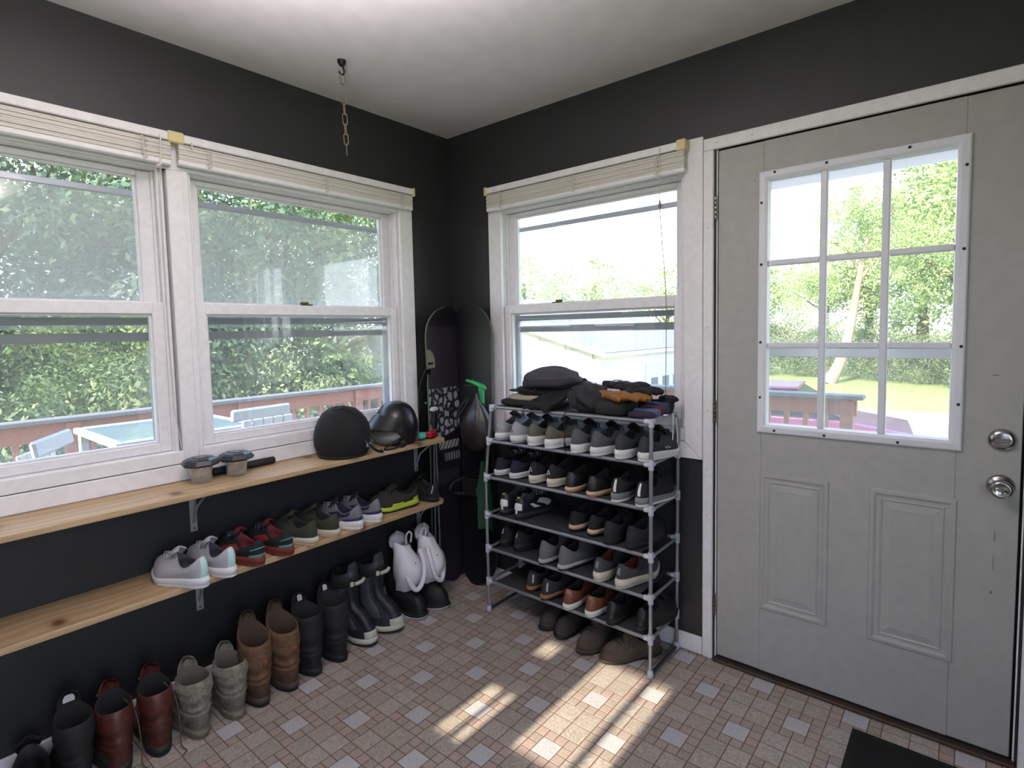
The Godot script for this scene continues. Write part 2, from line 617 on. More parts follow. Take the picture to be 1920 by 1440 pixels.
func build_floor() -> void:
	var n := structure("floor", "beige vinyl floor patterned with large and small square tiles", "floor")
	part("grout", box_mesh(Vector3(0, -0.06, 0), Vector3(ROOM_X, -0.0009, ROOM_Z)), world_tri(mat(rgb(122, 94, 80), 0.6, 0.0, "mottle", 5.0)), n)
	var u := 0.0381
	var ox := 1.079
	var oz := 0.675
	var gap := 0.0017
	var kinds := {
		"white": [world_tri(mat(rgb(201, 199, 201), 0.42, 0.0, "mottle", 9.0)), world_tri(mat(rgb(196, 194, 198), 0.42, 0.0, "mottle", 7.0))],
		"tan": [world_tri(mat(rgb(180, 170, 160), 0.42, 0.0, "mottle", 3.0)), world_tri(mat(rgb(174, 164, 154), 0.42, 0.0, "mottle", 4.0)), world_tri(mat(rgb(184, 174, 165), 0.42, 0.0, "mottle", 3.5))],
		"small": [world_tri(mat(rgb(175, 162, 152), 0.42, 0.0, "mottle", 8.0)), world_tri(mat(rgb(179, 163, 154), 0.42, 0.0, "mottle", 9.0)), world_tri(mat(rgb(171, 158, 147), 0.42, 0.0, "mottle", 6.0)), world_tri(mat(rgb(183, 163, 154), 0.42, 0.0, "mottle", 8.0))]}
	var corners := {"white": [[-1, -1]], "tan": [[2, 0], [0, -4], [-4, -2], [-2, 2]]}
	var tiles := []   # [lo x, lo z, hi x, hi z, kind, variant, rank]
	var i0 := int(floor((0.0 - ox) / u)) - 1
	var i1 := int(ceil((ROOM_X - ox) / u)) + 1
	var j0 := int(floor((0.0 - oz) / u)) - 1
	var j1 := int(ceil((ROOM_Z - oz) / u)) + 1
	var taken := {}
	var pend := []
	for i in range(i0, i1):
		for j in range(j0, j1):
			for k in corners:
				for c in corners[k]:
					var di: int = i - c[0]
					var dj: int = j - c[1]
					if posmod(di, 4) == 0 and posmod(dj, 4) == 0 and posmod((di >> 2) + (dj >> 2), 2) == 0:
						pend.append([i, j, 2, k])
						for a in 2:
							for b in 2:
								taken[Vector2i(i + a, j + b)] = true
	for i in range(i0, i1):
		for j in range(j0, j1):
			if not taken.has(Vector2i(i, j)):
				pend.append([i, j, 1, "small"])
	for q in pend:
		var lo := Vector2(ox + q[0] * u + gap, oz + q[1] * u + gap)
		var hi := Vector2(ox + (q[0] + q[2]) * u - gap, oz + (q[1] + q[2]) * u - gap)
		lo = lo.max(Vector2(0.015, 0.015))
		hi = hi.min(Vector2(ROOM_X - 0.001, ROOM_Z - 0.001))
		if hi.x - lo.x < 0.004 or hi.y - lo.y < 0.004:
			continue
		var c := (lo + hi) * 0.5
		var p := px(Vector3(c.x, 0, c.y))
		var rank := 0.0
		var hidden: bool = c.x < 0.2 or (c.y < 0.26 and c.x < 1.3) or (c.x > 1.99 and c.y > 0.13)
		if p.z > 0.3 and p.x > 0 and p.x < 1920 and p.y < 1440 and not hidden:
			rank = (hi.x - lo.x) * (hi.y - lo.y) / pow(p.z, 3.0)
		var ms: Array = kinds[q[3]]
		tiles.append([lo, hi, q[3], rng.randi() % ms.size(), rank])
	tiles.sort_custom(func(a, b): return a[4] > b[4])
	var rest := {}
	var meshes := {}
	for t in tiles.size():
		var q: Array = tiles[t]
		var m: Material = kinds[q[2]][q[3]]
		var size: Vector2 = q[1] - q[0]
		if t < 300 and q[4] > 0.0:
			var key := "%d_%d" % [roundi(size.x * 2000), roundi(size.y * 2000)]
			if not meshes.has(key):
				var sb := begin()
				box(sb, Vector3(-size.x / 2, -0.0012, -size.y / 2), Vector3(size.x / 2, 0.0, size.y / 2), 0.0008)
				meshes[key] = finish(sb)
			var o := part("tile", meshes[key], m, n)
			var c2: Vector2 = (q[0] + q[1]) * 0.5
			o.position = Vector3(c2.x, 0, c2.y)
		else:
			if not rest.has(m):
				rest[m] = begin()
				rest[m].set_smooth_group(-1)
			var st: SurfaceTool = rest[m]
			var a := Vector3(q[0].x, -0.0012, q[0].y)
			var b := Vector3(q[1].x, 0.0, q[1].y)
			var mid := (a + b) * 0.5
			var e := 0.0008
			var ring0 := [Vector3(a.x, a.y, a.z), Vector3(b.x, a.y, a.z), Vector3(b.x, a.y, b.z), Vector3(a.x, a.y, b.z)]
			var ring1 := [Vector3(a.x + e, b.y, a.z + e), Vector3(b.x - e, b.y, a.z + e), Vector3(b.x - e, b.y, b.z - e), Vector3(a.x + e, b.y, b.z - e)]
			oquad(st, ring1[0], ring1[1], ring1[2], ring1[3], mid - Vector3(0, 1, 0))
			for k in 4:
				oquad(st, ring0[k], ring0[(k + 1) % 4], ring1[(k + 1) % 4], ring1[k], mid)
	var merged := ArrayMesh.new()
	for m in rest:
		var st: SurfaceTool = rest[m]
		st.generate_normals()
		st.commit(merged)
		merged.surface_set_material(merged.get_surface_count() - 1, m)
	var far := MeshInstance3D.new()
	far.name = "far_tiles"
	far.mesh = merged
	far.set_meta("kind", "stuff")
	n.add_child(far)

# ============================================================ windows
func sash(n: Node, called: String, left: bool, u0: float, u1: float, y0: float, y1: float, d0: float, d1: float, stile: float, top: float, bottom: float, glass: Material) -> Node3D:
	var s := part(called, null, null, n)
	var st := begin()
	wbox(st, left, u0, u0 + stile, y0, y1, d0, d1, 0.003)
	wbox(st, left, u1 - stile, u1, y0, y1, d0, d1, 0.003)
	wbox(st, left, u0 + stile, u1 - stile, y0, y0 + bottom, d0, d1, 0.003)
	wbox(st, left, u0 + stile, u1 - stile, y1 - top, y1, d0, d1, 0.003)
	# glazing bead
	var b := 0.007
	var db := d1 - 0.010
	wbox(st, left, u0 + stile, u0 + stile + b, y0 + bottom, y1 - top, d0 + 0.004, db, 0.002)
	wbox(st, left, u1 - stile - b, u1 - stile, y0 + bottom, y1 - top, d0 + 0.004, db, 0.002)
	wbox(st, left, u0 + stile + b, u1 - stile - b, y0 + bottom, y0 + bottom + b, d0 + 0.004, db, 0.002)
	wbox(st, left, u0 + stile + b, u1 - stile - b, y1 - top - b, y1 - top, d0 + 0.004, db, 0.002)
	s.mesh = finish(st)
	s.material_override = mats.sash
	var dm := (d0 + d1) * 0.5 - 0.006
	part("pane", wmesh(left, u0 + stile, u1 - stile, y0 + bottom, y1 - top, dm - 0.0015, dm + 0.0015), mats.glass, s)
	return s

func window_unit(called: String, label: String, left: bool, u0: float, u1: float, glass_up: Material, glass_low: Material, lock_u: float) -> void:
	var n := structure(called, label, "window")
	var st := begin()   # jamb lining
	wbox(st, left, u0, u0 + 0.012, 0.93, 1.985, -0.139, -0.001)
	wbox(st, left, u1 - 0.012, u1, 0.93, 1.985, -0.139, -0.001)
	wbox(st, left, u0 + 0.012, u1 - 0.012, 1.973, 1.985, -0.139, -0.001)
	wbox(st, left, u0 + 0.012, u1 - 0.012, 0.93, 0.946, -0.175, -0.001)
	# stops that make the dark grooves beside the sashes
	wbox(st, left, u0 + 0.012, u0 + 0.020, 0.946, 1.973, -0.012, -0.002, 0.002)
	wbox(st, left, u1 - 0.020, u1 - 0.012, 0.946, 1.973, -0.012, -0.002, 0.002)
	wbox(st, left, u0 + 0.012, u0 + 0.022, 0.946, 1.973, -0.060, -0.050, 0.002)
	wbox(st, left, u1 - 0.022, u1 - 0.012, 0.946, 1.973, -0.060, -0.050, 0.002)
	part("jamb", finish(st), mats.sash, n)
	sash(n, "lower_sash", left, u0 + 0.015, u1 - 0.015, 0.947, 1.495, -0.048, -0.014, 0.040, 0.043, 0.034, glass_low)
	sash(n, "upper_sash", left, u0 + 0.015, u1 - 0.015, 1.455, 1.972, -0.096, -0.062, 0.048, 0.022, 0.040, glass_up)
	# storm window outside
	var so := part("storm_frame", null, mats.alu, n)
	var ss := begin()
	wbox(ss, left, u0 + 0.012, u0 + 0.042, 0.947, 1.972, -0.132, -0.112, 0.002)
	wbox(ss, left, u1 - 0.042, u1 - 0.012, 0.947, 1.972, -0.132, -0.112, 0.002)
	wbox(ss, left, u0 + 0.042, u1 - 0.042, 1.883, 1.905, -0.130, -0.114, 0.002)
	wbox(ss, left, u0 + 0.042, u1 - 0.042, 0.947, 0.962, -0.130, -0.114, 0.002)
	so.mesh = finish(ss)
	var bars := part("storm_rail", null, mats.alu_dark, n)
	var sb := begin()
	wbox(sb, left, u0 + 0.042, u1 - 0.042, 1.355, 1.388, -0.130, -0.112, 0.002)
	wbox(sb, left, u0 + 0.042, u1 - 0.042, 1.415, 1.442, -0.121, -0.105, 0.002)
	bars.mesh = finish(sb)
	part("storm_pane", wmesh(left, u0 + 0.042, u1 - 0.042, 1.40, 1.884, -0.124, -0.122), glass_up, n)
	part("storm_pane", wmesh(left, u0 + 0.042, u1 - 0.042, 0.962, 1.356, -0.124, -0.122), mats.glass, n)
	# sash lock
	var lk := part("sash_lock", null, mats.brass, n, "small dark metal sash lock")
	var sl := begin()
	wbox(sl, left, lock_u - 0.024, lock_u + 0.024, 1.495, 1.501, -0.046, -0.020, 0.002)
	wbox(sl, left, lock_u - 0.010, lock_u + 0.028, 1.501, 1.512, -0.044, -0.030, 0.003)
	lk.mesh = finish(sl)

func build_windows() -> void:
	window_unit("window_1", "white double hung window left of the mullion, half showing the deck rail", true, 1.433, 2.42, mats.glass_dusty, mats.glass_film, 1.93)
	window_unit("window_2", "white double hung window between the mullion and the corner, hazy upper pane", true, 0.359, 1.358, mats.glass_dusty, mats.glass_film, 0.87)
	window_unit("window_3", "white double hung window above the shoe rack", false, 0.358, 1.362, mats.glass, mats.glass, 0.70)
	# casing of the left pair
	var t := structure("trim_1", "white casing around the pair of windows", "trim")
	part("side_casing", wmesh(true, 0.285, 0.368, 0.833, 2.06, 0.0005, 0.018, 0.003), mats.trim, t)
	part("side_casing", wmesh(true, 2.41, 2.50, 0.833, 2.06, 0.0005, 0.018, 0.003), mats.trim, t)
	part("head_casing", wmesh(true, 0.285, 2.50, 2.06, 2.088, 0.0005, 0.019, 0.003), mats.trim, t)
	part("head_stop", wmesh(true, 0.368, 2.41, 1.974, 2.06, 0.0005, 0.012, 0.003), mats.trim, t)
	part("mullion_casing", wmesh(true, 1.352, 1.424, 0.897, 1.974, -0.140, 0.016, 0.003), mats.trim, t)
	part("mullion_bead", wmesh(true, 1.366, 1.374, 0.897, 1.974, 0.016, 0.019, 0.001), mats.trim, t)
	part("stool", wmesh(true, 0.368, 2.41, 0.897, 0.944, -0.012, 0.013, 0.003), mats.trim, t)
	part("apron", wmesh(true, 0.368, 2.41, 0.833, 0.894, 0.0005, 0.017, 0.003), mats.trim, t)
	# casing of the right window, mitred like a picture frame
	var t2 := structure("trim_2", "white casing around the window above the shoe rack", "trim")
	var c := 0.016
	var st := begin()
	slab(st, PackedVector2Array([Vector2(0.305, 0.826), Vector2(1.436, 0.826), Vector2(1.362, 0.893), Vector2(0.388, 0.893)]), c, Basis.IDENTITY, Vector3(0, 0, 0.0005), 0.002)
	part("bottom_casing", finish(st), mats.trim, t2)
	st = begin()
	slab(st, PackedVector2Array([Vector2(1.4365, 0.8275), Vector2(1.4365, 2.105), Vector2(1.363, 2.105), Vector2(1.363, 0.895)]), c, Basis.IDENTITY, Vector3(0, 0, 0.0005), 0.002)
	part("side_casing", finish(st), mats.trim, t2)
	st = begin()
	slab(st, PackedVector2Array([Vector2(0.305, 0.828), Vector2(0.387, 0.895), Vector2(0.387, 2.06), Vector2(0.305, 2.06)]), c, Basis.IDENTITY, Vector3(0, 0, 0.0005), 0.002)
	part("side_casing", finish(st), mats.trim, t2)
	part("stool", wmesh(false, 0.389, 1.361, 0.8945, 0.945, -0.012, 0.012, 0.003), mats.trim, t2)
	part("head_casing", wmesh(false, 0.305, 1.362, 2.06, 2.09, 0.0005, c, 0.002), mats.trim, t2)
	part("head_stop", wmesh(false, 0.388, 1.361, 1.974, 2.059, 0.0005, 0.010, 0.002), mats.trim, t2)

# ============================================================ door
func build_door() -> void:
	var t := structure("trim_3", "white casing around the door", "trim")
	var zc := 0.017
	part("side_casing", wmesh(false, 1.4385, 1.478, 0.0, 2.046, 0.0005, zc, 0.003), mats.trim, t)
	part("side_casing", wmesh(false, 2.408, 2.458, 0.0, 2.046, 0.0005, zc, 0.003), mats.trim, t)
	part("head_casing", wmesh(false, 1.4385, 2.458, 2.0465, 2.092, 0.0005, zc, 0.003), mats.trim, t)
	part("jamb", wmesh(false, 1.4845, 1.489, 0.0, 2.05, -0.139, -0.002), mats.trim, t)
	part("jamb", wmesh(false, 2.3965, 2.4005, 0.0, 2.05, -0.139, -0.002), mats.trim, t)
	part("weather_strip", wmesh(false, 1.489, 2.396, 2.043, 2.052, -0.10, -0.01), mats.gap, t)
	part("weather_strip", wmesh(false, 1.489, 1.4925, 0.0, 2.043, -0.10, -0.030), mats.gap, t)
	part("weather_strip", wmesh(false, 2.3905, 2.396, 0.0, 2.043, -0.10, -0.012), mats.gap, t)
	for p in [[1.458, 1.75], [1.456, 1.36], [1.459, 1.03], [1.457, 0.79], [1.455, 0.6], [1.49, 2.07], [1.62, 2.068], [2.43, 0.30], [2.435, 0.17], [2.43, 0.10]]:
		part("nail_hole", lathe_mesh([Vector2(0.0022, 0.0), Vector2(0.0, 0.0006)], 6, Basis(Vector3.RIGHT, PI / 2), Vector3(p[0], p[1], zc)), mats.brass, t)
	var d := structure("door_1", "off-white door with nine-pane window, two raised panels and silver locks", "door")
	var z0 := -0.042
	var z1 := 0.003
	var st := begin()
	wbox(st, false, 1.494, 1.66, 0.022, 2.040, z0, z1, 0.002)
	wbox(st, false, 2.236, 2.389, 0.022, 2.040, z0, z1, 0.002)
	wbox(st, false, 1.66, 2.236, 1.912, 2.040, z0, z1)
	wbox(st, false, 1.66, 2.236, 0.022, 0.975, z0, z1)
	part("slab", finish(st), mats.door, d)
	# raised panels
	for xs in [[1.656, 1.890], [2.011, 2.246]]:
		var p := part("panel", null, mats.door, d)
		var sp := begin()
		panel_ring(sp, xs[0], xs[1], 0.270, 0.806, [[0.0, 0.0], [0.004, 0.005], [0.014, 0.006], [0.022, 0.001], [0.030, 0.0006], [0.034, 0.004], [0.040, 0.0005]], z1)
		panel_ring(sp, xs[0] + 0.040, xs[1] - 0.040, 0.310, 0.766, [[0.0, 0.0005], [0.024, 0.005], [0.026, 0.0045]], z1)
		wbox(sp, false, xs[0] + 0.066, xs[1] - 0.066, 0.336, 0.740, z1, z1 + 0.0045)
		p.mesh = finish(sp)
	# glazed lite
	var f := part("lite_frame", null, mats.plastic_white, d)
	var sf := begin()
	panel_ring(sf, 1.644, 2.252, 0.960, 1.929, [[0.0, 0.0], [0.002, 0.010], [0.006, 0.013], [0.024, 0.016], [0.033, 0.011], [0.036, -0.02]], z1)
	f.mesh = finish(sf)
	for x in [1.8585, 2.0395]:
		part("muntin", wmesh(false, x - 0.011, x + 0.011, 0.994, 1.895, -0.012, 0.012, 0.004), mats.plastic_white, d)
	for y in [1.593, 1.290]:
		for xx in [[1.679, 1.8475], [1.8695, 2.0285], [2.0505, 2.217]]:
			part("muntin", wmesh(false, xx[0], xx[1], y - 0.0105, y + 0.0105, -0.012, 0.0115, 0.004), mats.plastic_white, d)
	for xx in [[1.662, 1.8585], [1.8585, 2.0395], [2.0395, 2.234]]:
		for yy in [[0.977, 1.290], [1.290, 1.593], [1.593, 1.910]]:
			part("pane", wmesh(false, xx[0], xx[1], yy[0], yy[1], -0.022, -0.019), mats.glass, d)
	for s in [[1.700, 1.918], [1.866, 1.917], [2.098, 1.917], [1.656, 1.815], [1.657, 1.590], [1.657, 1.302], [1.657, 1.095], [2.240, 1.835], [2.240, 1.585], [2.241, 1.288], [2.239, 1.108], [1.708, 0.973], [1.873, 0.972], [2.087, 0.972]]:
		part("screw", lathe_mesh([Vector2(0.0048, 0.0), Vector2(0.0045, 0.0015), Vector2(0.0, 0.002)], 10, Basis(Vector3.RIGHT, PI / 2), Vector3(s[0], s[1], z1 + 0.0145)), mats.screw, d)
	# hinges
	for y in [1.825, 1.028, 0.234]:
		var h := part("hinge", null, mats.steel if y > 1.5 else mats.brass, d)
		var sh := begin()
		for k in 5:
			lathe(sh, [Vector2(0.0, 0.0), Vector2(0.0055, 0.001), Vector2(0.0055, 0.0165), Vector2(0.0, 0.0175)], 10, Basis.IDENTITY, Vector3(1.4855, y - 0.045 + k * 0.018, 0.0095))
		h.mesh = finish(sh)
	# deadbolt and knob
	var rot := Basis(Vector3.RIGHT, PI / 2)
	var db := part("deadbolt", lathe_mesh([Vector2(0.034, 0.0), Vector2(0.034, 0.005), Vector2(0.031, 0.010), Vector2(0.024, 0.015), Vector2(0.020, 0.016), Vector2(0.0, 0.017)], 28, rot, Vector3(2.345, 1.007, z1)), mats.steel, d)
	part("thumb_turn", obox(Vector3(2.345, 1.007, z1 + 0.024), Vector3(0.040, 0.011, 0.018), 0.004, Basis(Vector3.BACK, 0.15)), mats.steel, db)
	var kn := part("knob", lathe_mesh([Vector2(0.034, 0.0), Vector2(0.034, 0.004), Vector2(0.028, 0.010), Vector2(0.016, 0.014), Vector2(0.0125, 0.020), Vector2(0.0125, 0.028), Vector2(0.020, 0.034), Vector2(0.0265, 0.044), Vector2(0.0275, 0.054), Vector2(0.025, 0.062), Vector2(0.019, 0.0655), Vector2(0.0165, 0.0635), Vector2(0.0, 0.0635)], 30, rot, Vector3(2.345, 0.867, z1)), mats.steel, d)
	part("knob_button", obox(Vector3(2.345, 0.867, z1 + 0.0665), Vector3(0.018, 0.006, 0.008), 0.002), mats.steel, kn)
	part("door_sweep", wmesh(false, 1.495, 2.388, 0.006, 0.022, -0.038, 0.0), mats.gap, d)
	# scuffs
	for s in [[2.335, 0.69, 0.0022, 0.030], [2.334, 0.60, 0.0015, 0.045], [2.33, 0.525, 0.004, 0.010], [2.318, 1.20, 0.014, 0.0025], [2.36, 1.262, 0.002, 0.002], [2.25, 0.40, 0.002, 0.002], [1.625, 1.90, 0.003, 0.006]]:
		part("scuff", wmesh(false, s[0], s[0] + s[2], s[1], s[1] + s[3], z1, z1 + 0.0004), col("scuff", rgb(108, 98, 92), 0.8), d)
	structure("trim_4", "dark brown wooden door threshold", "threshold",
		wmesh(false, 1.484, 2.402, -0.0005, 0.012, -0.14, 0.028, 0.004), mats.threshold)
	# storm door outside
	var s2 := structure("door_2", "white storm door outside the glazed door", "door")
	var sd := begin()
	wbox(sd, false, 1.490, 1.560, 0.01, 2.04, -0.175, -0.145, 0.003)
	wbox(sd, false, 2.330, 2.398, 0.01, 2.04, -0.175, -0.145, 0.003)
	wbox(sd, false, 1.560, 2.330, 1.965, 2.04, -0.175, -0.145, 0.003)
	wbox(sd, false, 1.560, 2.330, 0.01, 0.22, -0.175, -0.145, 0.003)
	wbox(sd, false, 1.560, 2.330, 1.240, 1.276, -0.170, -0.150, 0.003)
	part("frame", finish(sd), mats.plastic_white, s2)
	part("pane", wmesh(false, 1.560, 2.330, 1.276, 1.965, -0.161, -0.159), mats.glass, s2)
	part("pane", wmesh(false, 1.560, 2.330, 0.22, 1.240, -0.161, -0.159), mats.glass_film, s2)

# nested rectangular rings [inset, height] around a panel on a wall facing +z
func panel_ring(st: SurfaceTool, x0: float, x1: float, y0: float, y1: float, prof: Array, z: float) -> void:
	var rows := []
	for q in prof:
		rows.append(PackedVector3Array([Vector3(x0 + q[0], y0 + q[0], z + q[1]), Vector3(x1 - q[0], y0 + q[0], z + q[1]), Vector3(x1 - q[0], y1 - q[0], z + q[1]), Vector3(x0 + q[0], y1 - q[0], z + q[1])]))
	skin(st, rows, true, -1)

# ============================================================ blinds
func blind(label: String, left: bool, u0: float, u1: float, bottom: float, tilt_in: bool, ladders: Array) -> Node3D:
	var n := thing("window_blind", label, "blind", Vector3.ZERO, 0.0, "raised window blinds")
	var d0 := 0.0195
	part("headrail", wmesh(left, u0, u1, 2.066, 2.096, d0, d0 + 0.034, 0.003), mats.trim, n)
	var count := 9
	var y_top := 2.062
	for k in count:
		var y := lerpf(y_top, bottom + 0.016, k / float(count))
		var jog := 0.0025 * sin(k * 2.4 + u0 * 9.0)
		part("slat", wmesh(left, u0 + 0.004, u1 - 0.004, y - 0.0085, y - 0.0012, d0 + 0.003 + jog, d0 + 0.030 + jog, 0.002), mats.vinyl, n)
	part("bottom_rail", wmesh(left, u0 + 0.003, u1 - 0.003, bottom - 0.004, bottom + 0.014, d0 + 0.002, d0 + 0.030, 0.003), mats.trim, n)
	for u in ladders:
		var st := begin()
		for k in 4:
			var y := lerpf(y_top, bottom + 0.02, k / 3.0)
			tube(st, curve([wpt(left, u, y, d0 + 0.030), wpt(left, u + 0.010, y - 0.004, d0 + 0.042), wpt(left, u - 0.008, y - 0.012, d0 + 0.040), wpt(left, u, y - 0.018, d0 + 0.031)], 4), 0.0014, 5)
		tube(st, [wpt(left, u, y_top, d0 + 0.033), wpt(left, u + 0.002, bottom - 0.004, d0 + 0.034)], 0.0014, 5)
		part("ladder_cord", finish(st), mats.vinyl, n)
	return n

func build_blinds() -> void:
	var b1 := blind("raised vinyl blind left of the cream bracket", true, 1.412, 2.45, 1.985, false, [1.502, 2.2])
	var b2 := blind("raised vinyl blind right of the cream bracket beside the dark corner", true, 0.300, 1.395, 1.992, false, [0.38, 0.80, 1.29])
	var b3 := blind("raised vinyl blind on the window above the shoe rack", false, 0.318, 1.378, 1.982, false, [0.42, 0.86, 1.26])
	# cream end brackets
	part("end_bracket", wmesh(true, 1.372, 1.426, 2.060, 2.100, 0.018, 0.058, 0.004), mats.cream, b1, "cream plastic blind bracket")
	part("end_bracket", wmesh(true, 0.292, 0.305, 2.058, 2.100, 0.018, 0.058, 0.003), mats.cream, b2, "cream plastic blind bracket")
	part("end_bracket", wmesh(false, 0.312, 0.330, 2.058, 2.100, 0.016, 0.058, 0.003), mats.cream, b3, "cream plastic blind bracket")
	part("end_bracket", wmesh(false, 1.345, 1.382, 2.060, 2.102, 0.016, 0.058, 0.003), mats.cream, b3, "cream plastic blind bracket")
	# tilt wand of the left blind and its bent tip
	part("tilt_wand", tube_mesh([Vector3(0.062, 2.075, 1.452), Vector3(0.060, 2.02, 1.452), Vector3(0.058, 1.975, 1.455), Vector3(0.066, 1.962, 1.470)], [0.003, 0.0028, 0.0035, 0.006], 7), mats.vinyl, b1)
	part("lift_cord", tube_mesh([Vector3(0.058, 1.975, 1.452), Vector3(0.02, 1.90, 1.449), Vector3(0.012, 1.40, 1.448), Vector3(0.012, 1.10, 1.444), Vector3(0.013, 0.96, 1.430)], 0.0016, 5), mats.vinyl, b1)
	part("lift_cord", tube_mesh([Vector3(0.060, 2.072, 1.350), Vector3(0.061, 2.045, 1.349)], 0.0028, 6), mats.vinyl, b2)
	# cords of the right blind with knot
	var cord := begin()
	tube(cord, [Vector3(1.275, 2.085, 0.060), Vector3(1.275, 1.93, 0.060), Vector3(1.2755, 1.878, 0.055)], 0.0018, 6)
	part("lift_cord", finish(cord), mats.vinyl, b3)
	var dark := col("old_cord", rgb(130, 126, 120), 0.9)
	part("cord_knot", lathe_mesh([Vector2(0.0, 0.0), Vector2(0.007, 0.006), Vector2(0.004, 0.026), Vector2(0.0, 0.034)], 8, Basis.IDENTITY, Vector3(1.2755, 1.848, 0.055)), dark, b3)
	part("cord_end", tube_mesh([Vector3(1.2755, 1.876, 0.055), Vector3(1.266, 1.886, 0.058), Vector3(1.258, 1.897, 0.058)], 0.0012, 5), dark, b3)
	part("cord_end", tube_mesh([Vector3(1.2755, 1.876, 0.055), Vector3(1.262, 1.880, 0.058), Vector3(1.252, 1.882, 0.058)], 0.0012, 5), dark, b3)
	part("lift_cord", tube_mesh(curve([Vector3(1.2755, 1.85, 0.055), Vector3(1.279, 1.7, 0.04), Vector3(1.284, 1.50, 0.018), Vector3(1.284, 1.2, 0.018), Vector3(1.286, 1.02, 0.03)], 4), 0.0016, 5), dark, b3)

# ============================================================ pine shelves
func board(called: String, label: String, y_top: float, z0: float, z1: float, voff: float) -> Node3D:
	var w := 0.235
	var t := 0.0195
	var r := 0.012
	# outline in x-z with rounded free end, swept in y, grain along z
	var o := PackedVector2Array()
	o.append(Vector2(0.001, z1))
	o.append(Vector2(0.001, z0))
	for k in 7:
		var a := -PI / 2 + PI / 2 * k / 6.0
		o.append(Vector2(w - 0.05 + 0.05 * cos(a), z0 + 0.03 + 0.03 * sin(a)))
	o.append(Vector2(w, z1))
	var st := begin()
	st.set_smooth_group(-1)
	var uv := func(p: Vector3) -> Vector2:
		return Vector2((p.x + (y_top - p.y)) / 0.30, 1.0 - (p.z - 0.28) / 1.85 * 0.93 + voff)
	var put := func(p: Vector3) -> void:
		st.set_uv(uv.call(p))
		st.add_vertex(p)
	var n := o.size()
	var c := Vector2.ZERO
	for p in o:
		c += p / n
	var levels := [[0.0015, -t], [0.0, -t + 0.0015], [0.0, -0.0015], [0.0015, 0.0]]
	var rings := []
	for lv in levels:
		var row := []
		for p in o:
			var q: Vector2 = p - Vector2(sign(p.x - c.x), sign(p.y - c.y)) * lv[0]
			row.append(Vector3(q.x, y_top + lv[1], q.y))
		rings.append(row)
	for j in 3:
		for i in n:
			var k := (i + 1) % n
			for p in [rings[j][i], rings[j][k], rings[j + 1][k], rings[j][i], rings[j + 1][k], rings[j + 1][i]]:
				put.call(p)
	for j in [0, 3]:
		for i in range(1, n - 1):
			for p in [rings[j][0], rings[j][i], rings[j][i + 1]]:
				put.call(p)
	var nd := thing(called, label, "shelf")
	part("board", finish(st), mats.wood, nd)
	return nd

func bracket(parent: Node, z: float, y: float) -> void:
	var steel := col("bracket", rgb(170, 172, 176), 0.4, 0.3)
	var b := part("bracket", null, steel, parent, "grey metal shelf bracket")
	var st := begin()
	box(st, Vector3(0.001, y - 0.185, z - 0.013), Vector3(0.005, y - 0.001, z + 0.013), 0.0015)
	box(st, Vector3(0.005, y - 0.005, z - 0.013), Vector3(0.19, y - 0.001, z + 0.013), 0.0015)
	tube(st, [Vector3(0.004, y - 0.15, z), Vector3(0.04, y - 0.085, z), Vector3(0.15, y - 0.005, z)], 0.005, 6)
	b.mesh = finish(st)
	part("bracket_screw", lathe_mesh([Vector2(0.0042, 0.0), Vector2(0.0, 0.002)], 8, Basis(Vector3.BACK, -PI / 2), Vector3(0.005, y - 0.172, z)), mats.brass, b)

func build_shelves() -> void:
	var a := board("wall_shelf", "upper pine shelf below the windows with helmets and garden lights", 0.832, 0.287, 2.75, 0.0)
	var b := board("wall_shelf", "lower pine shelf with a row of sneakers", 0.521, 0.305, 2.75, 0.17)
	for z in [1.40, 0.30, 2.3]:
		bracket(a, z, 0.832 - 0.0195)
		bracket(b, z - 0.004, 0.521 - 0.0195)

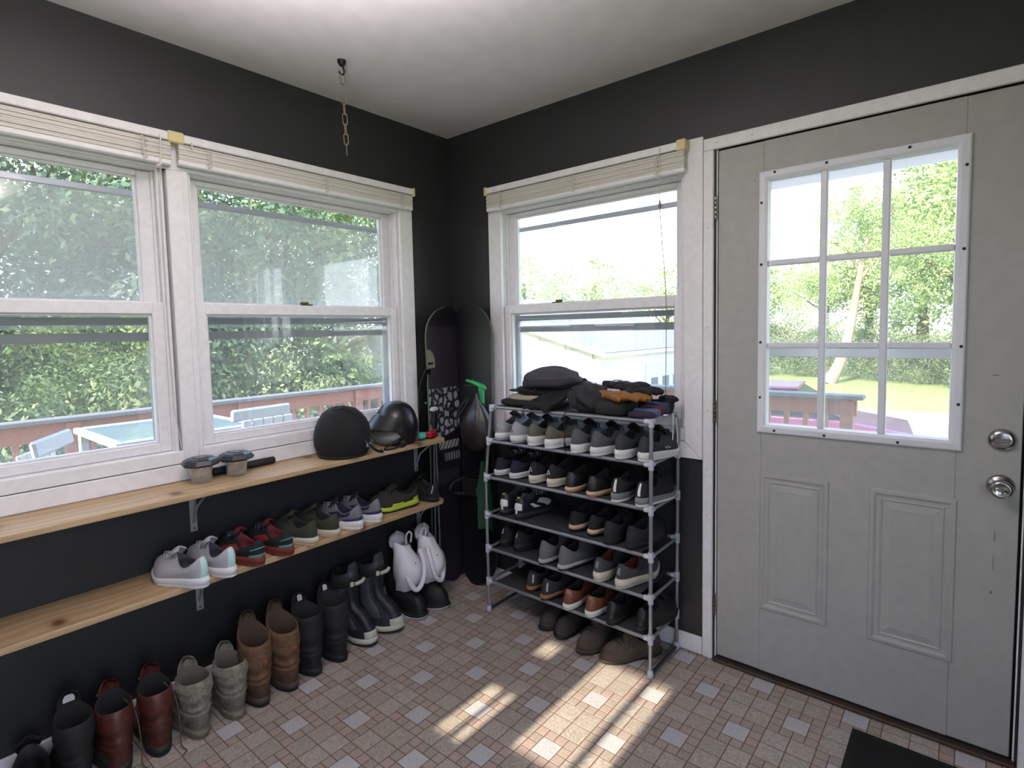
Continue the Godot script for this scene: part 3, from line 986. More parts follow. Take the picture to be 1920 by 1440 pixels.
# ============================================================ shoe rack
func build_rack() -> void:
	var n := thing("shoe_rack", "tall grey tube shoe rack with fabric tiers in front of the window", "shoe rack")
	var tube_mat := col("rack_tube", rgb(150, 152, 156), 0.35, 0.55)
	var joint_mat := col("rack_joint", rgb(188, 192, 200), 0.45)
	var cloth := world_tri(col("rack_cloth", rgb(70, 72, 74), 0.85, 0.0, "fabric", 14.0))
	var xl := 0.487
	var xr := 1.338
	var zf := 0.280
	var zb := 0.030
	var tiers := [0.155, 0.318, 0.484, 0.668, 0.845, 1.010]
	var left_at := func(y: float) -> float:
		return xl + (0.0 if y < 0.68 else (y - 0.68) * 0.135)
	for z in [zf, zb]:
		part("post", tube_mesh([Vector3(xr - 0.004, 0.005, z), Vector3(xr + 0.004, 1.012, z)], 0.0075, 10), tube_mat, n)
		part("post", tube_mesh([Vector3(xl, 0.005, z), Vector3(xl, 0.66, z), Vector3(left_at.call(1.012), 1.012, z)], 0.0075, 10), tube_mat, n)
	for y in tiers:
		var x0: float = left_at.call(y)
		var x1: float = xr + 0.008 * (y - 0.5)
		part("front_rail", tube_mesh([Vector3(x0, y, zf), Vector3(x1, y, zf)], 0.0075, 10), tube_mat, n)
		part("back_rail", tube_mesh([Vector3(x0, y, zb), Vector3(x1, y, zb)], 0.0075, 10), tube_mat, n)
		part("side_rail", tube_mesh([Vector3(x0, y, zb), Vector3(x0, y, zf)], 0.0065, 10), tube_mat, n)
		part("side_rail", tube_mesh([Vector3(x1, y, zb), Vector3(x1, y, zf)], 0.0065, 10), tube_mat, n)
		# cloth tier, sagging a little
		var rows := []
		var under := []
		for i in 13:
			var r0 := PackedVector3Array()
			for k in 7:
				var s := i / 12.0
				var t := k / 6.0
				var sag := 0.006 * sin(PI * s) * sin(PI * t)
				r0.append(Vector3(lerpf(x0 + 0.045, x1 - 0.045, s), y + 0.0082 - sag - 0.004 * sin(PI * t), lerpf(zb - 0.004, zf - 0.001, t)))
			rows.append(r0)
		var sc := begin()
		skin(sc, rows, false, 0)
		for r0 in rows:
			var r1 := PackedVector3Array()
			for p in r0:
				r1.append(p - Vector3(0, 0.0015, 0))
			under.append(r1)
		skin(sc, under, false, 0)
		# loops round the back rail
		for i in 5:
			var a0 := lerpf(x0 + 0.06, x1 - 0.06, i / 4.0)
			tube(sc, [Vector3(a0 - 0.018, y, zb), Vector3(a0 + 0.018, y, zb)], 0.0086, 10)
		part("cloth_tier", finish(sc), cloth, n)
		for x in [x0, x1]:
			for z in [zf, zb]:
				var j := begin()
				var dx := 0.026 if x < 0.9 else -0.026
				var dz := -0.022 if z > 0.1 else 0.022
				tube(j, [Vector3(x, y - 0.020, z), Vector3(x, y + (0.020 if y < 1.0 else 0.010), z)], 0.0108, 10)
				tube(j, [Vector3(x, y, z), Vector3(x + dx, y, z)], 0.0105, 10)
				tube(j, [Vector3(x, y, z), Vector3(x, y, z + dz)], 0.0098, 10)
				part("corner_joint", finish(j), joint_mat, n)
	for x in [xl, xr - 0.004]:
		part("foot_rail", tube_mesh([Vector3(x, 0.012, zb), Vector3(x, 0.012, zf)], 0.0065, 8), col("rack_foot", rgb(60, 62, 66), 0.4, 0.4), n)
		for z in [zf, zb]:
			part("foot", lathe_mesh([Vector2(0.0, 0.0), Vector2(0.012, 0.001), Vector2(0.0125, 0.014), Vector2(0.0105, 0.03), Vector2(0.0, 0.031)], 12, Basis.IDENTITY, Vector3(x, 0.0, z)), joint_mat, n)
	# clear plastic cover hanging over the top tier's side, and loose cord
	part("cord", tube_mesh(curve([Vector3(1.350, 1.02, 0.10), Vector3(1.352, 0.94, 0.105), Vector3(1.351, 0.88, 0.11), Vector3(1.356, 0.84, 0.09), Vector3(1.358, 0.90, 0.075), Vector3(1.355, 1.00, 0.08)], 5), 0.0022, 6), mats.trim, n)

# ============================================================ shoes
# A shoe points its toe to -z and stands on y = 0. P holds its measures.
func shape(kind: String) -> Dictionary:
	var P := {L = 0.285, W = 0.102, sh = 0.030, st = 0.022, spring = 0.010, heel = 0.088, ankle = 0.066, front = 0.098, toe = 0.046, cz = 0.060, ca = 0.060, cb = 0.034, bulge = 0.004, top = 0.0, shaft = 0.0, side = 1.0}
	match kind:
		"runner":
			P.merge({sh = 0.036, st = 0.024, spring = 0.016, heel = 0.094}, true)
		"plimsoll":
			P.merge({sh = 0.026, st = 0.026, spring = 0.006, heel = 0.080, ankle = 0.064, front = 0.090}, true)
		"cleat":
			P.merge({sh = 0.024, st = 0.020, spring = 0.012, heel = 0.085}, true)
		"leather":
			P.merge({sh = 0.024, st = 0.016, spring = 0.008, heel = 0.088, ankle = 0.066, toe = 0.044, W = 0.098}, true)
		"boot":
			P.merge({L = 0.295, W = 0.108, sh = 0.030, st = 0.026, spring = 0.010, heel = 0.120, ankle = 0.115, front = 0.125, toe = 0.058, cz = 0.068, ca = 0.066, cb = 0.040, shaft = 0.20, ta = 0.064, tb = 0.044, tz = 0.066, dip = 0.02}, true)
		"work":
			P.merge({L = 0.30, W = 0.112, sh = 0.034, st = 0.028, heel = 0.125, ankle = 0.12, front = 0.13, toe = 0.062, cz = 0.068, ca = 0.068, cb = 0.042, shaft = 0.24, ta = 0.064, tb = 0.046, tz = 0.064, dip = 0.03}, true)
		"snow":
			P.merge({L = 0.285, W = 0.115, sh = 0.034, st = 0.032, heel = 0.14, ankle = 0.14, front = 0.15, toe = 0.070, cz = 0.062, ca = 0.074, cb = 0.048, shaft = 0.315, ta = 0.068, tb = 0.050, tz = 0.040, dip = 0.02}, true)
	return P

func smooth01(x: float) -> float:
	x = clamp(x, 0.0, 1.0)
	return x * x * (3.0 - 2.0 * x)

func foot_pt(P: Dictionary, a: float) -> Vector3:
	var u := cos(a)
	var v := sin(a)
	var s := (u + 1.0) * 0.5
	var knots := [[0.0, 0.70], [0.15, 0.76], [0.40, 0.75], [0.70, 1.0], [0.88, 0.94], [1.0, 0.86]]
	var g := 0.86
	for i in 5:
		if s <= knots[i + 1][0]:
			g = lerpf(knots[i][1], knots[i + 1][1], smooth01((s - knots[i][0]) / (knots[i + 1][0] - knots[i][0])))
			break
	var x: float = sign(v) * pow(abs(v), 0.74) * P.W * 0.5 * g
	x += P.side * 0.011 * sin(PI * clamp((s - 0.25) / 0.75, 0.0, 1.0)) - P.side * 0.007 * s * s
	return Vector3(x, 0, -u * P.L * 0.5)

func spring(P: Dictionary, s: float) -> float:
	return P.spring * pow(max(0.0, (s - 0.66) / 0.34), 2.0)

func sole_top(P: Dictionary, s: float) -> float:
	return lerpf(P.sh, P.st, smooth01(s * 1.1)) + spring(P, s)

func collar_pt(P: Dictionary, a: float) -> Vector3:
	var u := cos(a)
	var y: float = lerpf(P.ankle, P.heel if u < 0.0 else P.front, u * u)
	return Vector3(sin(a) * P.cb * (1.0 - 0.22 * max(0.0, u)), y, P.cz - u * P.ca)

func shaft_pt(P: Dictionary, a: float) -> Vector3:
	var u := cos(a)
	return Vector3(sin(a) * P.tb, P.shaft - P.dip * (0.5 - 0.5 * u) - 0.012 * (1.0 - u * u), P.tz - u * P.ta)

func upper_pt(P: Dictionary, a: float, t: float) -> Vector3:
	var u := cos(a)
	var s := (u + 1.0) * 0.5
	var B := foot_pt(P, a) * 0.965
	B.y = sole_top(P, s) - 0.004
	var T := collar_pt(P, a)
	var out := Vector3(sin(a), 0, -u)
	var h: float = T.y - B.y
	var w := smooth01((u + 0.15) / 1.15)
	var P1: Vector3 = B + Vector3(0, lerpf(0.5 * h, P.toe * 1.15, w), 0) + out * P.bulge * (1.0 - w)
	var dist: float = B.z - T.z
	var P2: Vector3 = T + (Vector3(0, -0.35 * h, 0) + out * (0.004 + P.bulge)).lerp(Vector3(0, -0.16 * h, dist * 0.52), w)
	var tt := t
	if P.shaft > 0.0:
		if t > 0.62:
			var S := shaft_pt(P, a)
			var k := (t - 0.62) / 0.38
			return T.lerp(S, k) + out * (0.006 * sin(PI * k) + crease(P, a, t))
		tt = t / 0.62
	return B.bezier_interpolate(P1, P2, T, tt) + out * crease(P, a, t)

# soft folds of worn boot leather around the ankle
func crease(P: Dictionary, a: float, t: float) -> float:
	if not P.has("fold") or t < 0.25 or t > 0.92:
		return 0.0
	return P.fold * sin(t * 34.0 + 1.8 * sin(a * 2.0 + 0.6)) * sin(PI * (t - 0.25) / 0.67)

func rim(P: Dictionary, a: float) -> Vector3:
	return shaft_pt(P, a) if P.shaft > 0.0 else collar_pt(P, a)

func upper_patch(P: Dictionary, a0: float, a1: float, t0: float, t1: float, off := 0.0016, na := 8, nt := 5) -> ArrayMesh:
	var st := begin()
	var rows := []
	for j in nt + 1:
		var row := PackedVector3Array()
		for i in na + 1:
			var a := lerpf(a0, a1, i / float(na))
			var t := lerpf(t0, t1, j / float(nt))
			var p := upper_pt(P, a, t)
			var edge := 0.0 if (i == 0 or i == na or j == 0 or j == nt) else 1.0
			var du := upper_pt(P, a + 0.02, t) - p
			var dv := upper_pt(P, a, min(t + 0.02, 1.0)) - upper_pt(P, a, min(t + 0.02, 1.0) - 0.02)
			var nrm := du.cross(dv).normalized()
			if nrm.dot(Vector3(sin(a), 0.35, -cos(a))) < 0.0:
				nrm = -nrm
			row.append(p + nrm * (off * edge + 0.0004))
		rows.append(row)
	skin(st, rows, false, 0)
	return finish(st)

# C: colours {upper, sole, outsole, lining, lace, tongue}; X: extra patches [[name, mat, a0, a1, t0, t1], ...]
func make_shoe(parent: Node3D, P: Dictionary, C: Dictionary, X := [], laces := 5) -> void:
	var N := 30
	var M := 10 if P.shaft == 0.0 else (26 if P.has("fold") else 14)
	# upper
	var st := begin()
	var rows := []
	for j in M + 1:
		var row := PackedVector3Array()
		for i in N:
			row.append(upper_pt(P, TAU * i / N, j / float(M)))
		rows.append(row)
	# rounded rim
	var rr := PackedVector3Array()
	var c0 := Vector3(0, 0, P.cz if P.shaft == 0.0 else P.tz)
	for i in N:
		var q := rim(P, TAU * i / N)
		var c := Vector3(c0.x, q.y, c0.z)
		rr.append(q.lerp(c, 0.07) + Vector3(0, 0.003, 0))
	rows.append(rr)
	skin(st, rows, true, 0)
	part("upper", finish(st), C.upper, parent)
	# lining: from the rim down to the insole
	st = begin()
	var lin := []
	for lv in [[0.07, 0.003, 0.0], [0.16, 0.0, 0.0], [0.20, 0.0, 0.4], [0.10, 0.0, 0.85], [0.35, 0.0, 1.0]]:
		var row := PackedVector3Array()
		for i in N:
			var a := TAU * i / N
			var q := rim(P, a)
			var c := Vector3(c0.x, q.y, c0.z)
			var p: Vector3 = q.lerp(c, lv[0]) + Vector3(0, lv[1], 0)
			var low: float = P.sh + 0.012
			if P.shaft > 0.0 and lv[2] > 0.3:
				var k := collar_pt(P, a)
				p = Vector3(k.x * 0.85, 0, P.cz + (k.z - P.cz) * 0.85)
				p.y = lerpf(q.y, low, lv[2])
			else:
				p.y = lerpf(p.y, low, lv[2])
			row.append(p)
		lin.append(row)
	skin(st, lin, true, 0)
	cap(st, lin[-1], false, 0)
	part("lining", finish(st), C.lining, parent)
	# sole: midsole and outsole
	var so := begin()
	rows = []
	for lv in [[0.99, 0.30], [1.03, 0.42], [1.035, 0.75], [0.995, 1.0], [0.93, 1.02]]:
		var row := PackedVector3Array()
		for i in N:
			var a := TAU * i / N
			var s := (cos(a) + 1.0) * 0.5
			var p: Vector3 = foot_pt(P, a) * lv[0]
			p.y = lerpf(spring(P, s), sole_top(P, s), lv[1])
			row.append(p)
		rows.append(row)
	skin(so, rows, true, 0)
	var sole := part("sole", finish(so), C.sole, parent)
	so = begin()
	rows = []
	for lv in [[0.95, 0.0], [1.005, 0.06], [1.015, 0.30], [0.985, 0.32]]:
		var row := PackedVector3Array()
		for i in N:
			var a := TAU * i / N
			var s := (cos(a) + 1.0) * 0.5
			var p: Vector3 = foot_pt(P, a) * lv[0]
			p.y = lerpf(spring(P, s), sole_top(P, s), lv[1])
			row.append(p)
		rows.append(row)
	skin(so, rows, true, -1)
	cap(so, rows[0], true)
	part("outsole", finish(so), C.outsole, sole)
	# tongue
	if C.has("tongue"):
		var tg := begin()
		var tall: float = 0.018 if P.shaft == 0.0 else 0.030
		var cbw: float = P.cb * 0.72 if P.shaft == 0.0 else P.tb * 0.66
		var base := upper_pt(P, 0.0, 0.80 if P.shaft == 0.0 else 0.7)
		var tip := rim(P, 0.0) + Vector3(0, tall, 0.004)
		var back := PackedVector3Array()
		var f := []
		var b := []
		for j in 7:
			var k := j / 6.0
			var r0 := PackedVector3Array()
			var r1 := PackedVector3Array()
			for i in 7:
				var q := i / 3.0 - 1.0
				var wid: float = cbw * (0.80 + 0.2 * sin(PI * k)) * (1.0 if k < 0.9 else 0.86)
				var p := base.lerp(tip, k) + Vector3(q * wid, -0.010 * q * q + 0.010 * sin(PI * k * 0.7), 0.012 * q * q)
				r0.append(p + Vector3(0, 0.002, -0.003))
				r1.append(p + Vector3(0, -0.002, 0.004))
			f.append(r0)
			b.append(r1)
		for j in 7:
			var loop := PackedVector3Array()
			for p in f[j]:
				loop.append(p)
			for i in 7:
				loop.append(b[j][6 - i])
			f[j] = loop
		skin(tg, f, true, 0)
		cap(tg, f[6], false, 0)
		part("tongue", finish(tg), C.tongue, parent)
	# laces across the vamp
	if laces > 0 and C.has("lace"):
		var ls := begin()
		for j in laces:
			var t := lerpf(0.60, 0.97, j / float(max(1, laces - 1)))
			if P.shaft > 0.0:
				t = lerpf(0.40, 0.93, j / float(laces - 1))
			var w := lerpf(0.62, 0.66, j / float(laces))
			var p0 := upper_pt(P, -w, t)
			var p1 := upper_pt(P, w, t)
			var pm := upper_pt(P, 0.0, t) + Vector3(0, 0.006, -0.003)
			tube(ls, curve([p0, p0.lerp(pm, 0.6) + Vector3(0, 0.004, -0.002), pm, p1.lerp(pm, 0.6) + Vector3(0, 0.004, -0.002), p1], 2), 0.0022, 5)
			if j == laces - 1:
				tube(ls, curve([pm, pm + Vector3(0.014, 0.004, -0.012), pm + Vector3(0.030, -0.006, -0.02), pm + Vector3(0.020, -0.008, -0.010), pm], 3), 0.0018, 5)
				tube(ls, curve([pm, pm + Vector3(-0.014, 0.004, -0.010), pm + Vector3(-0.030, -0.006, -0.016), pm + Vector3(-0.018, -0.008, -0.008), pm], 3), 0.0018, 5)
		part("laces", finish(ls), C.lace, parent)
	for x in X:
		part(x[0], upper_patch(P, x[2], x[3], x[4], x[5], x[6] if x.size() > 6 else 0.0016), x[1], parent)

func pair(called: String, text: String, category: String, kind: String, tweak: Dictionary, C: Dictionary, X: Array, laces: int, spots: Array) -> Array:
	# spots: [[Vector3 heel position, turn], ...]; alternately left and right shoes
	# text: "look | what the first stands beside | what the second stands beside"
	var out := []
	var bits := text.split(" | ")
	for i in spots.size():
		var P := shape(kind)
		P.merge(tweak, true)
		P.side = -1.0 if i % 2 == 0 else 1.0
		var turn: float = spots[i][1]
		# the heel's lowest rear point is given; the node stands at the middle of the sole
		var heel: Vector3 = spots[i][0]
		var at := heel + Basis(Vector3.UP, turn) * Vector3(0, 0, -P.L * 0.5)
		var label: String = bits[0] + (" " + bits[1 + i] if bits.size() > 1 else "")
		var n := thing(called, label, category, at, turn, ("pair of " + bits[0]) if spots.size() > 1 else "")
		make_shoe(n, P, C, X, laces)
		out.append(n)
	return out

func cloth(key: String, c: Color, scale := 12.0) -> StandardMaterial3D:
	return col(key, c, 0.85, 0.0, "fabric", scale)

func leather(key: String, c: Color, rough := 0.55, scale := 5.0) -> StandardMaterial3D:
	return col(key, c, rough, 0.0, "leather", scale)

func rubber(key: String, c: Color) -> StandardMaterial3D:
	return col(key, c, 0.7)

const HEEL := PI

func build_rack_shoes() -> void:
	var black := cloth("black_mesh", rgb(34, 34, 37))
	var black_l := leather("black_leather", rgb(32, 31, 32), 0.45)
	var dark_l := cloth("dark_lining", rgb(30, 30, 32))
	var blk_r := rubber("black_rubber", rgb(26, 26, 27))
	var white_r := rubber("white_rubber", rgb(214, 212, 210))
	var cream_r := rubber("cream_rubber", rgb(200, 190, 172))
	var gum := rubber("gum_rubber", rgb(150, 106, 76))
	var white_m := cloth("white_mesh", rgb(206, 206, 212))
	var grey_m := cloth("grey_mesh", rgb(120, 121, 126))
	var y2 := 0.854
	var z0 := 0.300
	# tier under the top
	var w := pair("sneaker", "pale grey sneaker with triangle on heel | at the left end of its tier | next to the olive sneaker", "shoe", "runner", {}, {upper = cloth("pale_mesh", rgb(186, 186, 192)), sole = white_r, outsole = rubber("grey_rubber", rgb(150, 150, 150)), lining = cloth("grey_lining", rgb(92, 92, 96)), tongue = cloth("grey_lining", rgb(92, 92, 96)), lace = grey_m},
		[], 5, [[Vector3(0.572, y2, z0 - 0.010), 0.06], [Vector3(0.672, y2, z0), -0.03]])
	for n in w:
		triangle_mark(n, Vector3(0, 0.062, 0.1445))
	pair("sneaker", "olive and tan sneaker with thick white sole | next to the pale grey sneaker | next to the grey speckled sneaker", "shoe", "runner", {sh = 0.042, st = 0.03}, {upper = cloth("olive_mesh", rgb(112, 112, 96)), sole = white_r, outsole = white_r, lining = cloth("dark_lining", rgb(30, 30, 32)), tongue = cloth("navy_cloth", rgb(52, 58, 78)), lace = cloth("navy_cloth", rgb(52, 58, 78))},
		[["side_panel", leather("tan_suede", rgb(150, 122, 84), 0.8), 1.0, 2.2, 0.08, 0.62], ["side_panel", leather("tan_suede", rgb(150, 122, 84), 0.8), -2.2, -1.0, 0.08, 0.62]], 5, [[Vector3(0.773, y2, z0), 0.05], [Vector3(0.871, y2, z0 + 0.008), -0.04]])
	pair("sneaker", "grey speckled sneaker with open collar, white sole | next to the olive sneaker | next to the charcoal sneaker", "shoe", "plimsoll", {sh = 0.036, st = 0.030, cb = 0.037, heel = 0.098, front = 0.10}, {upper = cloth("speckle", rgb(98, 99, 104), 22.0), sole = white_r, outsole = white_r, lining = blk_r, tongue = black, lace = black},
		[], 4, [[Vector3(1.012, y2, z0 + 0.012), 0.08], [Vector3(1.104, y2, z0 + 0.014), -0.05]])
	var d := pair("sneaker", "charcoal knit sneaker with white mark and sole | next to the speckled sneaker | at the right end of its tier", "shoe", "runner", {}, {upper = cloth("charcoal_knit", rgb(62, 63, 66)), sole = white_r, outsole = white_r, lining = dark_l, tongue = black, lace = black},
		[], 5, [[Vector3(1.212, y2, z0 + 0.004), 0.04], [Vector3(1.306, y2, z0 - 0.004), -0.05]])
	for n in d:
		for s in [-1.0, 1.0]:
			for v in [-1, 1]:
				n.add_child(mark(upper_patch(shape("runner"), 1.55 * s + v * 0.06, 1.55 * s + v * 0.06 + 0.05, 0.22, 0.46, 0.0022, 3, 4), white_r, "side_mark"), true)
	var y3 := 0.677
	pair("sneaker", "navy canvas sneaker with white rubber sole | at the left end of its tier | next to the black sneaker with cream sole", "shoe", "plimsoll", {}, {upper = cloth("navy_canvas", rgb(36, 38, 62)), sole = white_r, outsole = white_r, lining = dark_l, tongue = cloth("navy_canvas", rgb(36, 38, 62)), lace = white_m},
		[], 4, [[Vector3(0.535, y3, z0 - 0.04), 0.03], [Vector3(0.632, y3, z0 - 0.035), -0.02]])
	var tr := pair("sneaker", "black sneaker with cream sole and heel triangle | next to the navy sneaker | next to the tan edged shoe", "shoe", "runner", {}, {upper = black, sole = cream_r, outsole = cream_r, lining = dark_l, tongue = black, lace = black},
		[], 5, [[Vector3(0.757, y3, z0 - 0.025), 0.05], [Vector3(0.856, y3, z0 - 0.025), -0.03]])
	for n in tr:
		triangle_mark(n, Vector3(0, 0.066, 0.1445))
	pair("sneaker", "black low shoe with tan edged sole | next to the cream soled sneaker | next to the white heel tab", "shoe", "plimsoll", {sh = 0.022, st = 0.02}, {upper = black_l, sole = rubber("tan_rubber", rgb(186, 160, 134)), outsole = gum, lining = dark_l, tongue = black_l, lace = black},
		[], 4, [[Vector3(0.968, y3, z0 - 0.005), 0.03], [Vector3(1.074, y3, z0 - 0.002), -0.04]])
	pair("sneaker", "black sneaker with grey sole and white heel tab | next to the tan edged shoe | at the right end", "shoe", "runner", {}, {upper = black, sole = rubber("mid_grey_rubber", rgb(118, 120, 124)), outsole = white_r, lining = dark_l, tongue = black, lace = black},
		[["heel_tab", white_r, HEEL - 0.10, HEEL + 0.10, 0.12, 0.92, 0.0025]], 5, [[Vector3(1.192, y3, z0), 0.04], [Vector3(1.297, y3, z0), -0.03]])
	var y4 := 0.493
	pair("cleat", "white and navy patterned cleat | at the left end of the middle tier | in front of the empty cloth", "shoe", "cleat", {heel = 0.10}, {upper = leather("ink_leather", rgb(40, 42, 54), 0.4), sole = rubber("ink_rubber", rgb(44, 46, 58)), outsole = blk_r, lining = cloth("grey_lining", rgb(92, 92, 96)), tongue = grey_m, lace = white_m},
		[["heel_panel", white_r, HEEL - 0.5, HEEL + 0.5, 0.20, 0.62], ["side_panel", white_r, 0.9, 1.3, 0.2, 0.8], ["side_panel", white_r, 1.55, 1.9, 0.35, 0.9], ["side_panel", white_r, -1.3, -0.9, 0.2, 0.8], ["side_panel", white_r, -1.9, -1.55, 0.35, 0.9], ["heel_strip", white_r, HEEL - 0.08, HEEL + 0.08, 0.0, 0.22], ["pull_tab", rubber("lime_rubber", rgb(160, 170, 60)), HEEL - 0.12, HEEL + 0.12, 0.88, 1.0, 0.006]], 4, [[Vector3(0.570, y4, z0 - 0.035), 0.10], [Vector3(0.662, y4, z0 - 0.028), -0.02]])
	pair("sneaker", "black shoe with tan heel edge in the middle tier | next to empty cloth | next to the suede shoe", "shoe", "plimsoll", {}, {upper = black, sole = rubber("tan_rubber", rgb(186, 160, 134)), outsole = blk_r, lining = dark_l, tongue = black, lace = black},
		[], 4, [[Vector3(0.955, y4, z0 - 0.05), 0.03], [Vector3(1.048, y4, z0 - 0.05), -0.03]])
	pair("sneaker", "black suede shoe in the middle tier | next to the tan edged shoe | at the right end", "shoe", "leather", {}, {upper = cloth("black_suede", rgb(44, 44, 46)), sole = blk_r, outsole = blk_r, lining = dark_l, tongue = black, lace = black},
		[], 4, [[Vector3(1.150, y4, z0 - 0.005), 0.02], [Vector3(1.246, y4, z0 - 0.01), -0.06]])
	var y5 := 0.327
	pair("sneaker", "black running shoe with small silver heel strip | at the left end of its tier | next to the grey shoe", "shoe", "runner", {}, {upper = black, sole = blk_r, outsole = blk_r, lining = dark_l, tongue = black, lace = black},
		[["reflective_strip", rubber("silver_strip", rgb(176, 178, 180)), HEEL - 0.05, HEEL + 0.05, 0.45, 0.85, 0.002]], 5, [[Vector3(0.552, y5, z0 - 0.05), 0.05], [Vector3(0.640, y5, z0 - 0.045), -0.05]])
	pair("sneaker", "plain mid grey shoe with rounded heel | next to the silver stripped black shoe | next to the red lined shoe", "shoe", "leather", {heel = 0.10}, {upper = cloth("mid_grey_cloth", rgb(126, 123, 128)), sole = rubber("pale_grey_rubber", rgb(168, 164, 162)), outsole = blk_r, lining = dark_l, tongue = cloth("mid_grey_cloth", rgb(126, 123, 128)), lace = grey_m},
		[], 4, [[Vector3(0.822, y5, z0), 0.04], [Vector3(0.924, y5, z0), -0.04]])
	pair("sneaker", "dark grey trail shoe with red lining, cream sole | next to the plain grey shoe | at the right end", "shoe", "runner", {sh = 0.040, st = 0.026}, {upper = cloth("trail_grey", rgb(76, 78, 80)), sole = cream_r, outsole = rubber("pale_grey_rubber", rgb(168, 164, 162)), lining = cloth("red_lining", rgb(112, 44, 38)), tongue = cloth("trail_grey", rgb(76, 78, 80)), lace = black},
		[["heel_patch", rubber("mid_grey_rubber", rgb(118, 120, 124)), HEEL - 0.12, HEEL + 0.12, 0.30, 0.8, 0.002]], 5, [[Vector3(1.105, y5, z0), 0.02], [Vector3(1.205, y5, z0 + 0.002), -0.12]])
	var y6 := 0.164
	pair("sneaker", "dark grey shoe with orange brown sole | at the left of the lowest tier | next to the brown sneaker", "shoe", "leather", {}, {upper = cloth("slate_cloth", rgb(62, 62, 64)), sole = rubber("orange_rubber", rgb(146, 92, 64)), outsole = blk_r, lining = dark_l, tongue = black, lace = black},
		[["heel_patch", rubber("silver_strip", rgb(176, 178, 180)), HEEL - 0.45, HEEL - 0.30, 0.25, 0.85, 0.002]], 4, [[Vector3(0.726, y6, z0 - 0.03), 0.05], [Vector3(0.826, y6, z0 - 0.002), -0.04]])
	pair("sneaker", "brown leather sneaker with white sole | next to the orange soled shoe | next to the black lace-up", "shoe", "plimsoll", {sh = 0.024}, {upper = leather("brown_leather", rgb(136, 80, 56), 0.45), sole = white_r, outsole = white_r, lining = cloth("brown_lining", rgb(48, 38, 34)), tongue = leather("brown_leather", rgb(136, 80, 56), 0.45), lace = cloth("brown_lining", rgb(48, 38, 34))},
		[["heel_panel", leather("tan_heel", rgb(156, 112, 86), 0.5), HEEL - 0.34, HEEL + 0.34, 0.72, 1.0]], 4, [[Vector3(0.955, y6, z0 + 0.006), 0.03], [Vector3(1.062, y6, z0), -0.02]])
	pair("dress_shoe", "black leather lace-up shoe on the lowest tier | next to the brown sneaker | at the right end", "shoe", "leather", {}, {upper = black_l, sole = blk_r, outsole = blk_r, lining = dark_l, tongue = black_l, lace = black},
		[], 4, [[Vector3(1.165, y6, z0 + 0.004), 0.03], [Vector3(1.283, y6, z0 - 0.02), -0.10]])
	# boots under the lowest tier, toes to the room
	var mud := leather("mud_suede", rgb(92, 80, 70), 0.85)
	pair("hiking_shoe", "muddy dark shoe under the shoe rack | furthest from the door | next to the worn brown hiking shoe", "shoe", "leather", {heel = 0.095, toe = 0.056, W = 0.108, L = 0.27}, {upper = leather("dark_mud_suede", rgb(74, 66, 60), 0.85), sole = blk_r, outsole = blk_r, lining = dark_l, tongue = mud, lace = black},
		[], 4, [[Vector3(0.790, 0.0, 0.003), PI + 0.06], [Vector3(0.905, 0.0, 0.018), PI - 0.05]])
	pair("hiking_shoe", "worn brown hiking shoe under the rack | pointing straight out | turned sideways beside the corner post", "shoe", "leather", {heel = 0.10, toe = 0.054, W = 0.108, L = 0.28}, {upper = mud, sole = rubber("brown_rubber", rgb(70, 56, 48)), outsole = blk_r, lining = dark_l, tongue = mud, lace = cloth("brown_lining", rgb(48, 38, 34))},
		[["toe_cap", rubber("brown_rubber", rgb(70, 56, 48)), -0.75, 0.75, 0.02, 0.26]], 5, [[Vector3(1.045, 0.0, 0.045), PI - 0.02], [Vector3(1.29, 0.0, 0.085), PI - 0.62]])

func mark(mesh: Mesh, m: Material, called: String) -> MeshInstance3D:
	var o := MeshInstance3D.new()
	o.name = called
	o.mesh = mesh
	o.material_override = m
	return o

func triangle_mark(n: Node3D, at: Vector3) -> void:
	var st := begin()
	for e in [[Vector2(-0.008, -0.008), Vector2(0.008, -0.008)], [Vector2(0.008, -0.008), Vector2(0.0, 0.010)], [Vector2(0.0, 0.010), Vector2(-0.008, -0.008)]]:
		tube(st, [at + Vector3(e[0].x, e[0].y, 0.0), at + Vector3(e[1].x, e[1].y, 0.0)], 0.0013, 5)
	var key := rubber("mark_grey", rgb(90, 92, 96)) if n.name.begins_with("sneaker") and n.position.y > 0.8 else rubber("white_rubber", rgb(214, 212, 210))
	part("heel_emblem", finish(st), key, n)

